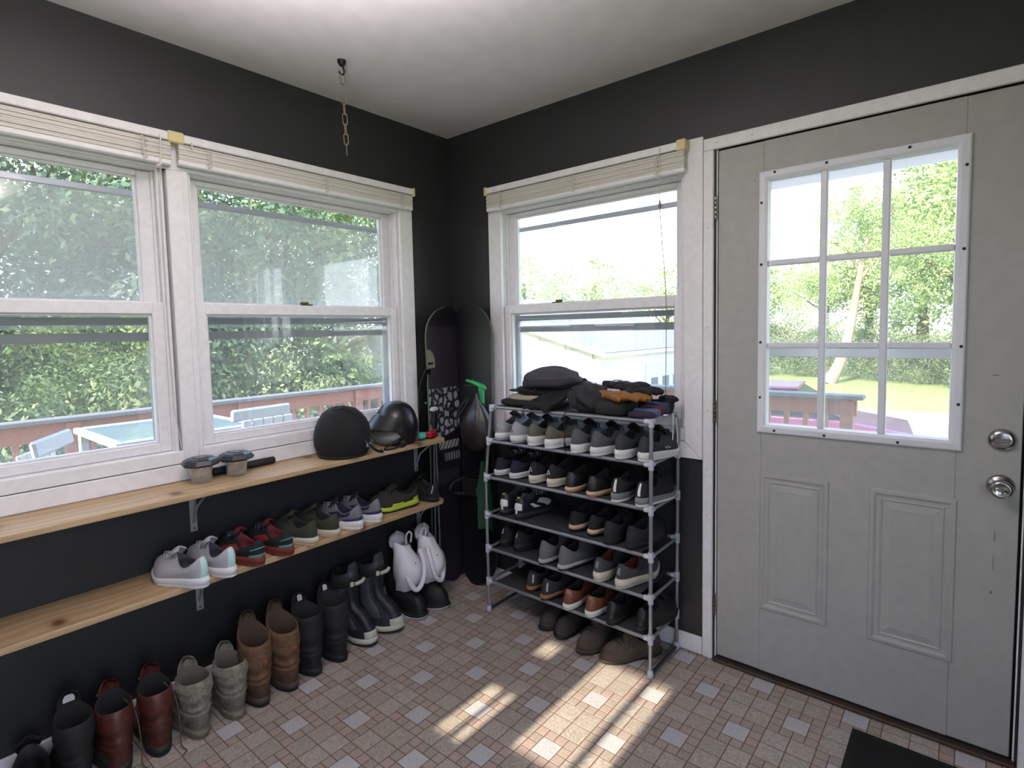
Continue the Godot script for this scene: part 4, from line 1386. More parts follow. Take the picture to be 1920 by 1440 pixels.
# ============================================================ shoes on the lower pine shelf
func build_shelf_shoes() -> void:
	var y := 0.5212
	var turn := PI / 2   # toes to the wall (-x)
	var white_m := cloth("white_knit", rgb(214, 212, 220))
	var white_r := rubber("white_sole", rgb(222, 220, 222))
	var mint := rubber("mint_rubber", rgb(188, 218, 214))
	var blk_r := rubber("black_rubber", rgb(26, 26, 27))
	var dark_l := cloth("dark_lining", rgb(30, 30, 32))
	var black := cloth("black_mesh", rgb(34, 34, 37))
	pair("sneaker", "white running shoe with mint green heel | with bare shelf beside it | next to the red and teal shoe", "shoe", "runner", {L = 0.262, heel = 0.104, sh = 0.036}, {upper = white_m, sole = white_r, outsole = white_r, lining = cloth("ink_lining", rgb(60, 58, 70)), tongue = white_m, lace = white_m},
		[["heel_panel", mint, HEEL - 0.24, HEEL + 0.30, 0.04, 1.0, 0.003]], 6, [[Vector3(0.298, y, 1.478), turn + 0.27], [Vector3(0.290, y, 1.385), turn + 0.16]])
	pair("sneaker", "black, red and teal trail shoe | next to the white running shoe | next to the olive shelf sneaker", "shoe", "runner", {L = 0.262, heel = 0.092}, {upper = cloth("teal_black", rgb(34, 40, 46)), sole = rubber("rust_rubber", rgb(116, 48, 40)), outsole = rubber("rust_rubber", rgb(116, 48, 40)), lining = cloth("crimson_lining", rgb(118, 32, 40)), tongue = cloth("crimson_lining", rgb(118, 32, 40)), lace = cloth("blue_lace", rgb(60, 100, 128))},
		[["heel_band", rubber("teal_rubber", rgb(84, 132, 132)), HEEL - 0.75, HEEL + 0.75, 0.02, 0.16, 0.003], ["heel_band", rubber("teal_rubber", rgb(84, 132, 132)), HEEL - 0.75, HEEL + 0.75, 0.50, 0.60, 0.003], ["side_panel", rubber("red_panel", rgb(128, 34, 40)), 1.0, 1.5, 0.3, 0.9], ["side_panel", rubber("red_panel", rgb(128, 34, 40)), -1.5, -1.0, 0.3, 0.9]], 5, [[Vector3(0.280, y, 1.278), turn + 0.14], [Vector3(0.278, y, 1.162), turn + 0.16]])
	pair("sneaker", "olive green sneaker on the pine shelf | next to the red and teal shoe | next to the grey navy shoe", "shoe", "runner", {L = 0.262, sh = 0.032}, {upper = cloth("moss_cloth", rgb(70, 74, 58)), sole = rubber("cream_rubber", rgb(200, 190, 172)), outsole = rubber("tan_rubber", rgb(186, 160, 134)), lining = dark_l, tongue = cloth("moss_cloth", rgb(70, 74, 58)), lace = cloth("moss_cloth", rgb(70, 74, 58))},
		[["heel_dot", rubber("cream_rubber", rgb(200, 190, 172)), HEEL - 0.62, HEEL - 0.52, 0.32, 0.42], ["heel_dot", rubber("cream_rubber", rgb(200, 190, 172)), HEEL - 0.44, HEEL - 0.34, 0.36, 0.46]], 5, [[Vector3(0.258, y, 1.045), turn + 0.20], [Vector3(0.250, y, 0.940), turn + 0.18]])
	pair("sneaker", "light grey shoe with navy stripe on the shelf | next to the olive sneaker | next to the yellow edged shoe", "shoe", "runner", {L = 0.268, heel = 0.102, sh = 0.040}, {upper = cloth("fog_mesh", rgb(140, 142, 148)), sole = white_r, outsole = white_r, lining = cloth("navy_lining", rgb(34, 34, 66)), tongue = cloth("navy_lining", rgb(34, 34, 66)), lace = white_m},
		[["heel_band", rubber("navy_rubber", rgb(52, 52, 88)), HEEL - 1.1, HEEL + 1.1, 0.02, 0.22, 0.003], ["collar_panel", cloth("navy_lining", rgb(34, 34, 66)), 1.0, 2.2, 0.60, 1.0], ["collar_panel", cloth("navy_lining", rgb(34, 34, 66)), -2.2, -1.0, 0.60, 1.0]], 5, [[Vector3(0.254, y, 0.826), turn + 0.26], [Vector3(0.248, y, 0.722), turn + 0.22]])
	var lime := rubber("yellow_rubber", rgb(186, 196, 60))
	pair("trail_shoe", "dark trail shoe with yellow green sole edge", "shoe", "runner", {L = 0.245}, {upper = cloth("bark_cloth", rgb(54, 50, 48)), sole = lime, outsole = blk_r, lining = dark_l, tongue = black, lace = cloth("bark_lace", rgb(90, 84, 78))},
		[["sole_wing", lime, HEEL - 0.75, HEEL - 0.15, 0.0, 0.26, 0.003], ["sole_wing", lime, 1.35, 1.85, 0.0, 0.24, 0.003], ["sole_wing", lime, HEEL + 0.15, HEEL + 0.75, 0.0, 0.26, 0.003], ["sole_wing", lime, -1.85, -1.35, 0.0, 0.24, 0.003]], 5, [[Vector3(0.186, y, 0.452), PI - 0.35]])
	pair("trail_shoe", "black shoe with pale tag at the end of the lower pine shelf", "shoe", "leather", {L = 0.235, heel = 0.10}, {upper = black, sole = blk_r, outsole = blk_r, lining = dark_l, tongue = black, lace = black},
		[["tag", rubber("pale_grey_rubber", rgb(168, 164, 162)), HEEL + 0.55, HEEL + 0.66, 0.3, 0.95, 0.003]], 4, [[Vector3(0.240, y, 0.372), turn - 0.02]])

# ============================================================ boots on the floor along the left wall
func build_floor_boots() -> void:
	var turn := PI / 2
	var blk_r := rubber("black_rubber", rgb(26, 26, 27))
	var dark_l := cloth("dark_lining", rgb(30, 30, 32))
	var black_l := leather("black_leather", rgb(32, 31, 32), 0.45)
	var black := cloth("black_mesh", rgb(34, 34, 37))
	pair("boot", "beige suede ankle boot with padded collar | next to the red brown boot | next to the tan work boot", "boot", "boot", {fold = 0.0028, shaft = 0.205, L = 0.262, dip = 0.005, tb = 0.050, ta = 0.068, cb = 0.044}, {upper = leather("beige_suede", rgb(150, 142, 128), 0.9, 3.0), sole = rubber("beige_rubber", rgb(116, 106, 92)), outsole = rubber("beige_rubber", rgb(116, 106, 92)), lining = cloth("beige_lining", rgb(110, 104, 96)), tongue = leather("beige_suede", rgb(150, 142, 128), 0.9, 3.0)},
		[["collar_pad", leather("beige_suede", rgb(150, 142, 128), 0.9, 3.0), -PI, PI, 0.84, 0.98, 0.006], ["heel_panel", leather("beige_dark", rgb(132, 124, 110), 0.9, 3.0), HEEL - 0.9, HEEL + 0.9, 0.05, 0.34, 0.003]], 0, [[Vector3(0.290, 0.0, 1.512), turn - 0.02], [Vector3(0.292, 0.0, 1.392), turn - 0.05]])
	pair("boot", "tan brown leather work boot with open collar | next to the beige boot | next to the black winter boot", "boot", "work", {fold = 0.0036, shaft = 0.285, L = 0.268, dip = 0.055, tb = 0.054, ta = 0.068, cb = 0.046}, {upper = leather("tan_leather", rgb(122, 88, 62), 0.75, 3.0), sole = rubber("brown_rubber", rgb(70, 56, 48)), outsole = blk_r, lining = cloth("boot_lining", rgb(84, 66, 52)), tongue = leather("tan_dark", rgb(92, 66, 50), 0.8, 3.0)},
		[["heel_panel", leather("tan_dark", rgb(92, 66, 50), 0.8, 3.0), HEEL - 1.0, HEEL + 1.0, 0.02, 0.26, 0.003], ["pull_tab", leather("orange_leather", rgb(140, 78, 46), 0.7), HEEL - 0.22, HEEL + 0.10, 0.72, 0.82, 0.004]], 0, [[Vector3(0.296, 0.0, 1.302), turn - 0.04], [Vector3(0.298, 0.0, 1.186), turn + 0.04]])
	pair("boot", "black insulated winter boot with white tag | next to the tan work boot | next to the snowboard boot", "boot", "boot", {fold = 0.0026, shaft = 0.265, L = 0.272, dip = 0.02, tb = 0.056, ta = 0.070, W = 0.118, cb = 0.048}, {upper = leather("black_nylon", rgb(34, 34, 36), 0.7), sole = blk_r, outsole = blk_r, lining = dark_l, tongue = black, lace = black},
		[], 0, [[Vector3(0.285, 0.0, 1.078), turn], [Vector3(0.285, 0.0, 0.958), turn + 0.03]])
	for n in get_children():
		if n.has_meta("label") and n.get_meta("label").begins_with("black insulated winter boot"):
			part("tongue_tag", obox(Vector3(0.004, 0.284, 0.0075), Vector3(0.020, 0.026, 0.003), 0.001, Basis(Vector3.RIGHT, -0.2)), rubber("tag_white", rgb(196, 196, 198)), n)
	# snowboard boots, toes to the room
	var snow := pair("snowboard_boot", "dark grey snowboard boot with white toe cap | next to the black winter boot | next to the white padded boot", "boot", "snow", {}, {upper = leather("slate_shell", rgb(56, 60, 68), 0.5), sole = rubber("bone_rubber", rgb(186, 186, 172)), outsole = blk_r, lining = dark_l, tongue = cloth("slate_tongue", rgb(62, 68, 78))},
		[["front_panel", leather("ink_panel", rgb(26, 30, 40), 0.5), -0.75, 0.75, 0.10, 0.86, 0.004], ["side_panel", leather("steel_panel", rgb(84, 92, 100), 0.5), 0.95, 1.7, 0.15, 0.85, 0.003], ["side_panel", leather("steel_panel", rgb(84, 92, 100), 0.5), -1.7, -0.95, 0.15, 0.85, 0.003], ["toe_cap", rubber("bone_rubber", rgb(186, 186, 172)), -0.62, 0.62, 0.0, 0.10, 0.004], ["cuff_strap", black, -1.5, 1.5, 0.86, 0.94, 0.006]], 0, [[Vector3(0.012, 0.0, 0.845), -turn + 0.14], [Vector3(0.012, 0.0, 0.700), -turn + 0.10]])
	for n in snow:
		var strap := begin()
		tube(strap, [Vector3(-0.034, 0.268, -0.044), Vector3(-0.014, 0.267, -0.054), Vector3(0.012, 0.267, -0.054), Vector3(0.024, 0.268, -0.050)], 0.0085, 8)
		part("strap_plate", finish(strap), rubber("bone_rubber", rgb(186, 186, 172)), n)
		part("strap_buckle", obox(Vector3(0.036, 0.270, -0.046), Vector3(0.016, 0.020, 0.012), 0.003), rubber("bone_rubber", rgb(186, 186, 172)), n)
	# white padded boots with black feet
	var white_h := col("white_quilt", rgb(226, 223, 229), 0.6, 0.0, "paint", 3.0)
	var wb := pair("winter_boot", "white padded boot with black foot | next to the snowboard boot | nearest the corner boards", "boot", "snow", {shaft = 0.19, L = 0.27, heel = 0.11, ankle = 0.11, front = 0.12, tz = 0.05, sh = 0.022, st = 0.020}, {upper = leather("black_foot", rgb(26, 26, 30), 0.6), sole = blk_r, outsole = rubber("white_sole", rgb(222, 220, 222)), lining = dark_l},
		[], 0, [[Vector3(0.026, 0.0, 0.524), -turn + 0.02], [Vector3(0.040, 0.0, 0.400), -turn + 0.03]])
	for i in wb.size():
		var n: Node3D = wb[i]
		var s := 1.0 if i == 0 else -1.0
		var cu := begin()
		# padded white shaft flaring outwards and open at the top
		var rows := []
		for k in 11:
			var t := k / 10.0
			var row := PackedVector3Array()
			for q in 24:
				var a := TAU * q / 24
				var r := 0.044 + 0.022 * sin(PI * min(1.0, t * 1.15)) + 0.004 * sin(a * 6.0 + t * 9.0)
				row.append(Vector3(cos(a) * r * 1.0 + s * 0.010 * t, 0.115 + 0.235 * t + 0.018 * t * cos(a - 0.8), 0.010 + sin(a) * r * 1.18 - 0.045 * sin(PI * t) + 0.02 * t))
			rows.append(row)
		skin(cu, rows, true, 0)
		part("padded_shaft", finish(cu), white_h, n)
		var cushion := begin()
		blob(cushion, Vector3(s * 0.012, 0.350, 0.045), Vector3(0.046, 0.042, 0.026), 0.25, 14.0, 5 + i)
		part("top_pad", finish(cushion), col("grey_quilt", rgb(204, 201, 208), 0.7, 0.0, "paint", 3.0), n)
		var lp := begin()
		tube(lp, curve([Vector3(-s * 0.036, 0.335, 0.0), Vector3(-s * 0.040, 0.375, -0.004), Vector3(-s * 0.022, 0.392, -0.006), Vector3(-s * 0.006, 0.375, -0.004), Vector3(-s * 0.010, 0.335, 0.0)], 4), 0.0045, 7)
		part("pull_loop", finish(lp), white_h, n)
		var sl := begin()
		tube(sl, curve([Vector3(-s * 0.045, 0.31, -0.055), Vector3(-s * 0.048, 0.24, -0.082), Vector3(-s * 0.028, 0.165, -0.090), Vector3(s * 0.012, 0.135, -0.088), Vector3(s * 0.044, 0.185, -0.072), Vector3(s * 0.050, 0.26, -0.045)], 5), 0.012, 8)
		part("strap", finish(sl), white_h, n)
		for b in [Vector3(-0.012, 0.30, -0.086), Vector3(0.018, 0.27, -0.094)]:
			part("stud", blob_mesh(b, Vector3(0.003, 0.003, 0.003), 0.0, 1.0, 1, Basis.IDENTITY, -9.0, 5, 8), blk_r, n)
	# red brown boots, half in frame at the left
	pair("boot", "red brown leather boot with hanging lace | next to the black laced boot | next to the beige boot", "boot", "work", {fold = 0.0018, shaft = 0.225, L = 0.272, dip = 0.02, tb = 0.048}, {upper = leather("red_leather", rgb(98, 48, 38), 0.45, 3.0), sole = rubber("moss_rubber", rgb(44, 40, 34)), outsole = rubber("moss_rubber", rgb(44, 40, 34)), lining = dark_l, tongue = leather("red_leather", rgb(98, 48, 38), 0.45, 3.0), lace = cloth("brown_lace", rgb(110, 84, 56))},
		[["heel_panel", rubber("moss_rubber", rgb(44, 40, 34)), -PI, PI, 0.0, 0.22, 0.003]], 5, [[Vector3(0.262, 0.0, 1.738), turn - 0.06], [Vector3(0.268, 0.0, 1.628), turn - 0.10]])
	pair("boot", "black laced boot with pale tongue label behind the red brown boots", "boot", "boot", {fold = 0.002, shaft = 0.235, L = 0.275, tb = 0.050}, {upper = leather("black_nylon", rgb(34, 34, 36), 0.7), sole = blk_r, outsole = blk_r, lining = dark_l, tongue = black, lace = black},
		[], 6, [[Vector3(0.255, 0.0, 1.840), turn - 0.06]])
	pair("shoe", "low black shoe with wide dark opening and loose lace", "shoe", "leather", {L = 0.27, heel = 0.125, ankle = 0.115, front = 0.14, cb = 0.045, ca = 0.075, cz = 0.05, sh = 0.03}, {upper = black_l, sole = blk_r, outsole = blk_r, lining = blk_r, tongue = black, lace = black},
		[["collar_strip", rubber("dim_grey", rgb(100, 100, 102)), 0.5, 1.3, 0.90, 1.0, 0.003]], 4, [[Vector3(0.245, 0.0, 1.945), turn - 0.10]])
	for n in get_children():
		if n.has_meta("label") and n.get_meta("label").begins_with("black laced boot"):
			part("tongue_label", obox(Vector3(0.0, 0.252, 0.0115), Vector3(0.030, 0.022, 0.003), 0.001, Basis(Vector3.RIGHT, -0.15)), rubber("tag_white", rgb(196, 196, 198)), n)
		if n.has_meta("label") and n.get_meta("label").begins_with("red brown leather"):
			part("loose_lace", tube_mesh(curve([Vector3(0.030, 0.20, 0.05), Vector3(0.052, 0.16, 0.09), Vector3(0.055, 0.08, 0.12), Vector3(0.052, 0.012, 0.135), Vector3(0.060, 0.003, 0.165), Vector3(0.045, 0.003, 0.18)], 5), 0.0022, 6), cloth("brown_lace", rgb(110, 84, 56)), n)

# ============================================================ clothes and gloves on top of the rack
func folded(st: SurfaceTool, x0: float, x1: float, z0: float, z1: float, y0: float, y1: float, sd: int, wave := 0.006) -> void:
	# a folded cloth: a soft slab with rounded edges and a rumpled top
	var n := FastNoiseLite.new()
	n.seed = sd
	n.frequency = 9.0
	var rows := []
	var N := 20
	for lv in [[0.86, 0.0], [0.97, 0.15], [1.0, 0.5], [0.97, 0.85], [0.86, 1.0], [0.55, 1.03], [0.2, 1.05], [0.02, 1.05]]:
		var row := PackedVector3Array()
		for i in N:
			var a := TAU * i / N
			var c := Vector2(sign(cos(a)) * pow(abs(cos(a)), 0.5), sign(sin(a)) * pow(abs(sin(a)), 0.5))
			var p := Vector3(lerpf(x0, x1, 0.5 + 0.5 * c.x * lv[0]), 0, lerpf(z0, z1, 0.5 + 0.5 * c.y * lv[0]))
			var w := n.get_noise_2d(p.x, p.z)
			p.y = lerpf(y0, y1, lv[1]) + (w * wave if lv[1] > 0.4 else 0.0)
			p.x += n.get_noise_2d(p.z * 2.0, lv[1]) * wave
			row.append(p)
		rows.append(row)
	skin(st, rows, true, 0)
	cap(st, rows[0], true)
	cap(st, rows[-1], false, 0)

func glove(n: Node3D, m: Material, s := 1.0) -> void:
	# lies flat, fingers to +x
	var st := begin()
	blob(st, Vector3(0, 0.018, 0) * s, Vector3(0.055, 0.019, 0.045) * s, 0.25, 20.0, 3, Basis.IDENTITY, 0.0, 10, 16, 0.8)
	part("palm", finish(st), m, n)
	var spots := [[-0.033, 0.068, 0.20], [-0.011, 0.082, 0.06], [0.011, 0.080, -0.05], [0.032, 0.066, -0.18]]
	for f in spots:
		var d: Vector3 = Basis(Vector3.UP, f[2]) * Vector3(1, 0, 0)
		var b := Vector3(0.040, 0.018, f[0]) * s
		part("finger", tube_mesh([b - d * 0.01 * s, b + d * f[1] * 0.4 * s + Vector3(0, 0.006, 0), b + d * f[1] * 0.75 * s + Vector3(0, 0.003, 0), b + d * f[1] * s - Vector3(0, 0.003, 0), b + d * (f[1] + 0.006) * s - Vector3(0, 0.004, 0)], [0.0125 * s, 0.0125 * s, 0.012 * s, 0.010 * s, 0.004 * s], 9), m, n)
	part("thumb", tube_mesh([Vector3(-0.01, 0.014, 0.03) * s, Vector3(0.018, 0.017, 0.058) * s, Vector3(0.042, 0.014, 0.066) * s, Vector3(0.048, 0.012, 0.067) * s], [0.014 * s, 0.013 * s, 0.011 * s, 0.004 * s], 9), m, n)
	part("cuff", tube_mesh([Vector3(-0.095, 0.018, 0.0) * s, Vector3(-0.07, 0.018, 0.0) * s, Vector3(-0.04, 0.018, 0.0) * s], [0.018 * s, 0.019 * s, 0.018 * s], 12), m, n)

func build_rack_pile() -> void:
	var y := 1.0195
	var st := begin()
	folded(st, 0.545, 0.90, 0.055, 0.275, y, y + 0.026, 3)
	var k := thing("folded_cloth", "flat black knit scarf at the left end of the rack top", "clothing")
	part("cloth", finish(st), cloth("black_knit", rgb(34, 33, 32), 20.0), k)
	st = begin()
	folded(st, 0.60, 0.80, 0.11, 0.262, y + 0.027, y + 0.048, 8)
	k = thing("folded_cloth", "cream cloth folded under the black cap on the rack", "clothing")
	part("cloth", finish(st), cloth("cream_cloth", rgb(196, 184, 164), 16.0), k)
	st = begin()
	folded(st, 0.57, 0.70, 0.05, 0.12, y + 0.027, y + 0.050, 12)
	k = thing("folded_cloth", "dark olive cloth behind the cream cloth on the rack", "clothing")
	part("cloth", finish(st), cloth("dark_olive", rgb(62, 62, 52), 16.0), k)
	# black cap with brim
	k = thing("cap", "black cap with brim and small embroidered lettering under the beanie", "hat", Vector3(0.73, y + 0.049, 0.150))
	st = begin()
	blob(st, Vector3(0, 0.018, 0), Vector3(0.125, 0.030, 0.095), 0.15, 18.0, 4, Basis.IDENTITY, 0.0, 12, 24)
	part("crown", finish(st), cloth("black_cotton", rgb(28, 28, 30), 18.0), k)
	st = begin()
	slab(st, PackedVector2Array([Vector2(-0.06, -0.055), Vector2(-0.12, -0.06), Vector2(-0.160, -0.04), Vector2(-0.172, 0.0), Vector2(-0.160, 0.04), Vector2(-0.12, 0.06), Vector2(-0.06, 0.055)]), 0.006, Basis(Vector3.RIGHT, -PI / 2), Vector3(0, 0.010, 0), 0.002)
	part("brim", finish(st), cloth("black_cotton", rgb(28, 28, 30), 18.0), k)
	for q in 5:
		part("letter", obox(Vector3(0.015 + q * 0.011, 0.026 + 0.002 * (q % 2), 0.0835 - q * 0.0035), Vector3(0.007, 0.007, 0.004), 0.001), rubber("mark_pale", rgb(150, 150, 152)), k)
	# beanie
	k = thing("beanie", "dark grey knit beanie with rolled cuff on top of the pile", "hat", Vector3(0.795, y + 0.088, 0.150))
	st = begin()
	blob(st, Vector3(0.0, 0.030, 0), Vector3(0.140, 0.062, 0.104), 0.14, 16.0, 9, Basis(Vector3.BACK, 0.03), 0.0, 18, 36)
	part("crown", finish(st), cloth("plum_knit", rgb(82, 79, 90), 26.0), k)
	st = begin()
	var ring := []
	for i in 28:
		var a := TAU * i / 28
		ring.append(Vector3(cos(a) * 0.132, 0.020 + 0.010 * cos(a) + 0.003 * sin(a * 5.0), sin(a) * 0.102))
	tube(st, ring, 0.018, 8, true)
	part("cuff", finish(st), cloth("plum_knit_dark", rgb(60, 58, 66), 26.0), k)
	# black jacket hanging over the front rail
	st = begin()
	var rows := []
	for i in 15:
		var row := PackedVector3Array()
		var s := i / 14.0
		for q in 9:
			var t := q / 8.0
			var over := maxf(0.0, s - 0.8) / 0.2
			var p := Vector3(lerpf(0.93, 0.80, s) + (t - 0.5) * lerpf(0.10, 0.15, s), 0, lerpf(0.10, 0.305, minf(1.0, s / 0.82)))
			p.y = y + 0.112 - 0.085 * smooth01(s * 1.1) + 0.012 * sin(PI * t) + 0.006 * sin(t * 14.0 + s * 5.0)
			p.y = maxf(p.y - over * 0.030, y + 0.006 - over * 0.035)
			row.append(p)
		rows.append(row)
	skin(st, rows, false, 0)
	var back := []
	for r in rows:
		var row := PackedVector3Array()
		for p in r:
			row.append(p + Vector3(0, -0.008, -0.006))
		back.append(row)
	skin(st, back, false, 0)
	k = thing("sleeve", "black cloth sleeve draped from the beanie over the front rail", "clothing")
	part("cloth", finish(st), cloth("black_fleece", rgb(24, 24, 26), 14.0), k)
	# dark hood with drawstring
	k = thing("hat_with_drawstring", "dark grey fleece hat with a hanging drawstring in the middle of the pile", "hat", Vector3(1.015, y, 0.17))
	st = begin()
	blob(st, Vector3(0, 0.045, 0), Vector3(0.105, 0.066, 0.098), 0.30, 16.0, 21, Basis(Vector3.BACK, -0.18), 0.0, 14, 28)
	part("crown", finish(st), cloth("charcoal_fleece", rgb(50, 48, 50), 18.0), k)
	var rim_path := []
	for i in 15:
		var a := lerpf(-0.5, 3.5, i / 14.0)
		rim_path.append(Vector3(-0.050 + 0.048 * cos(a) * 0.6, 0.050 + 0.046 * sin(a), 0.072 + 0.028 * cos(a)))
	part("piping", tube_mesh(rim_path, 0.0035, 6), cloth("charcoal_piping", rgb(70, 66, 66)), k)
	part("drawstring", tube_mesh(curve([Vector3(-0.052, 0.02, 0.098), Vector3(-0.056, -0.01, 0.128), Vector3(-0.055, -0.08, 0.128), Vector3(-0.058, -0.14, 0.129), Vector3(-0.052, -0.17, 0.129)], 4), 0.0022, 6), mats.black, k)
	part("cord_stop", blob_mesh(Vector3(-0.055, -0.138, 0.130), Vector3(0.006, 0.008, 0.005), 0.0, 1.0, 1, Basis.IDENTITY, -9.0, 6, 10), mats.black, k)
	# dark folded garment at the front right
	st = begin()
	folded(st, 1.075, 1.225, 0.12, 0.285, y, y + 0.052, 31, 0.010)
	k = thing("folded_cloth", "dark brown folded fleece below the orange glove", "clothing")
	part("cloth", finish(st), cloth("dark_fleece", rgb(40, 38, 38), 14.0), k)
	st = begin()
	folded(st, 1.10, 1.23, 0.045, 0.115, y, y + 0.085, 33, 0.010)
	k = thing("folded_cloth", "dark plaid cloth at the back of the rack top", "clothing")
	part("cloth", finish(st), cloth("dark_plaid", rgb(56, 42, 46), 20.0), k)
	# plaid ear-flap glove on top
	k = thing("plaid_glove", "black and dark red plaid glove with grey tag on the pile", "glove", Vector3(1.125, y + 0.086, 0.100))
	glove(k, cloth("plaid_red", rgb(48, 34, 38), 24.0), 0.95)
	part("tag", obox(Vector3(-0.012, 0.040, 0.020), Vector3(0.036, 0.004, 0.018), 0.001), rubber("tag_grey", rgb(112, 116, 116)), k)
	st = begin()
	var flat := []
	for i in 9:
		var t := i / 8.0
		flat.append(Vector3(lerpf(-0.04, 0.03, t), 0.001, 0.052 + 0.012 * sin(PI * t)))
	tube(st, flat, 0.006, 7)
	part("trim_strip", finish(st), rubber("tag_white", rgb(196, 196, 198)), k)
	# black glove over the orange one
	k = thing("glove", "black glove lying on the orange work glove", "glove", Vector3(1.195, y + 0.070, 0.135), -0.12)
	glove(k, cloth("black_glove", rgb(26, 25, 26), 16.0), 1.0)
	# orange work glove
	k = thing("work_glove", "orange tan leather work glove on the rack top", "glove", Vector3(1.175, y + 0.053, 0.215), -0.10)
	glove(k, leather("orange_suede", rgb(166, 108, 50), 0.85), 1.05)
	# striped cloth
	k = thing("striped_cloth", "blue and red striped cloth folded at the right corner of the rack top", "clothing")
	var tones := [rgb(62, 44, 72), rgb(104, 120, 160), rgb(112, 44, 60), rgb(60, 70, 112), rgb(44, 30, 46)]
	for i in 5:
		st = begin()
		var z0 := 0.275 - 0.042 * i
		folded(st, 1.232 + 0.004 * i, 1.345 + 0.002 * (i % 2), z0 - 0.044, z0, y, y + 0.020 + 0.008 * i, 40 + i, 0.005)
		part("stripe", finish(st), cloth("stripe_%d" % i, tones[i], 16.0), k)
	st = begin()
	blob(st, Vector3(1.318, y + 0.052, 0.075), Vector3(0.042, 0.018, 0.034), 0.3, 18.0, 50)
	k = thing("sock", "small dark purple rolled sock at the right end of the rack top", "clothing")
	part("knit", finish(st), cloth("dark_purple", rgb(44, 34, 48), 18.0), k)

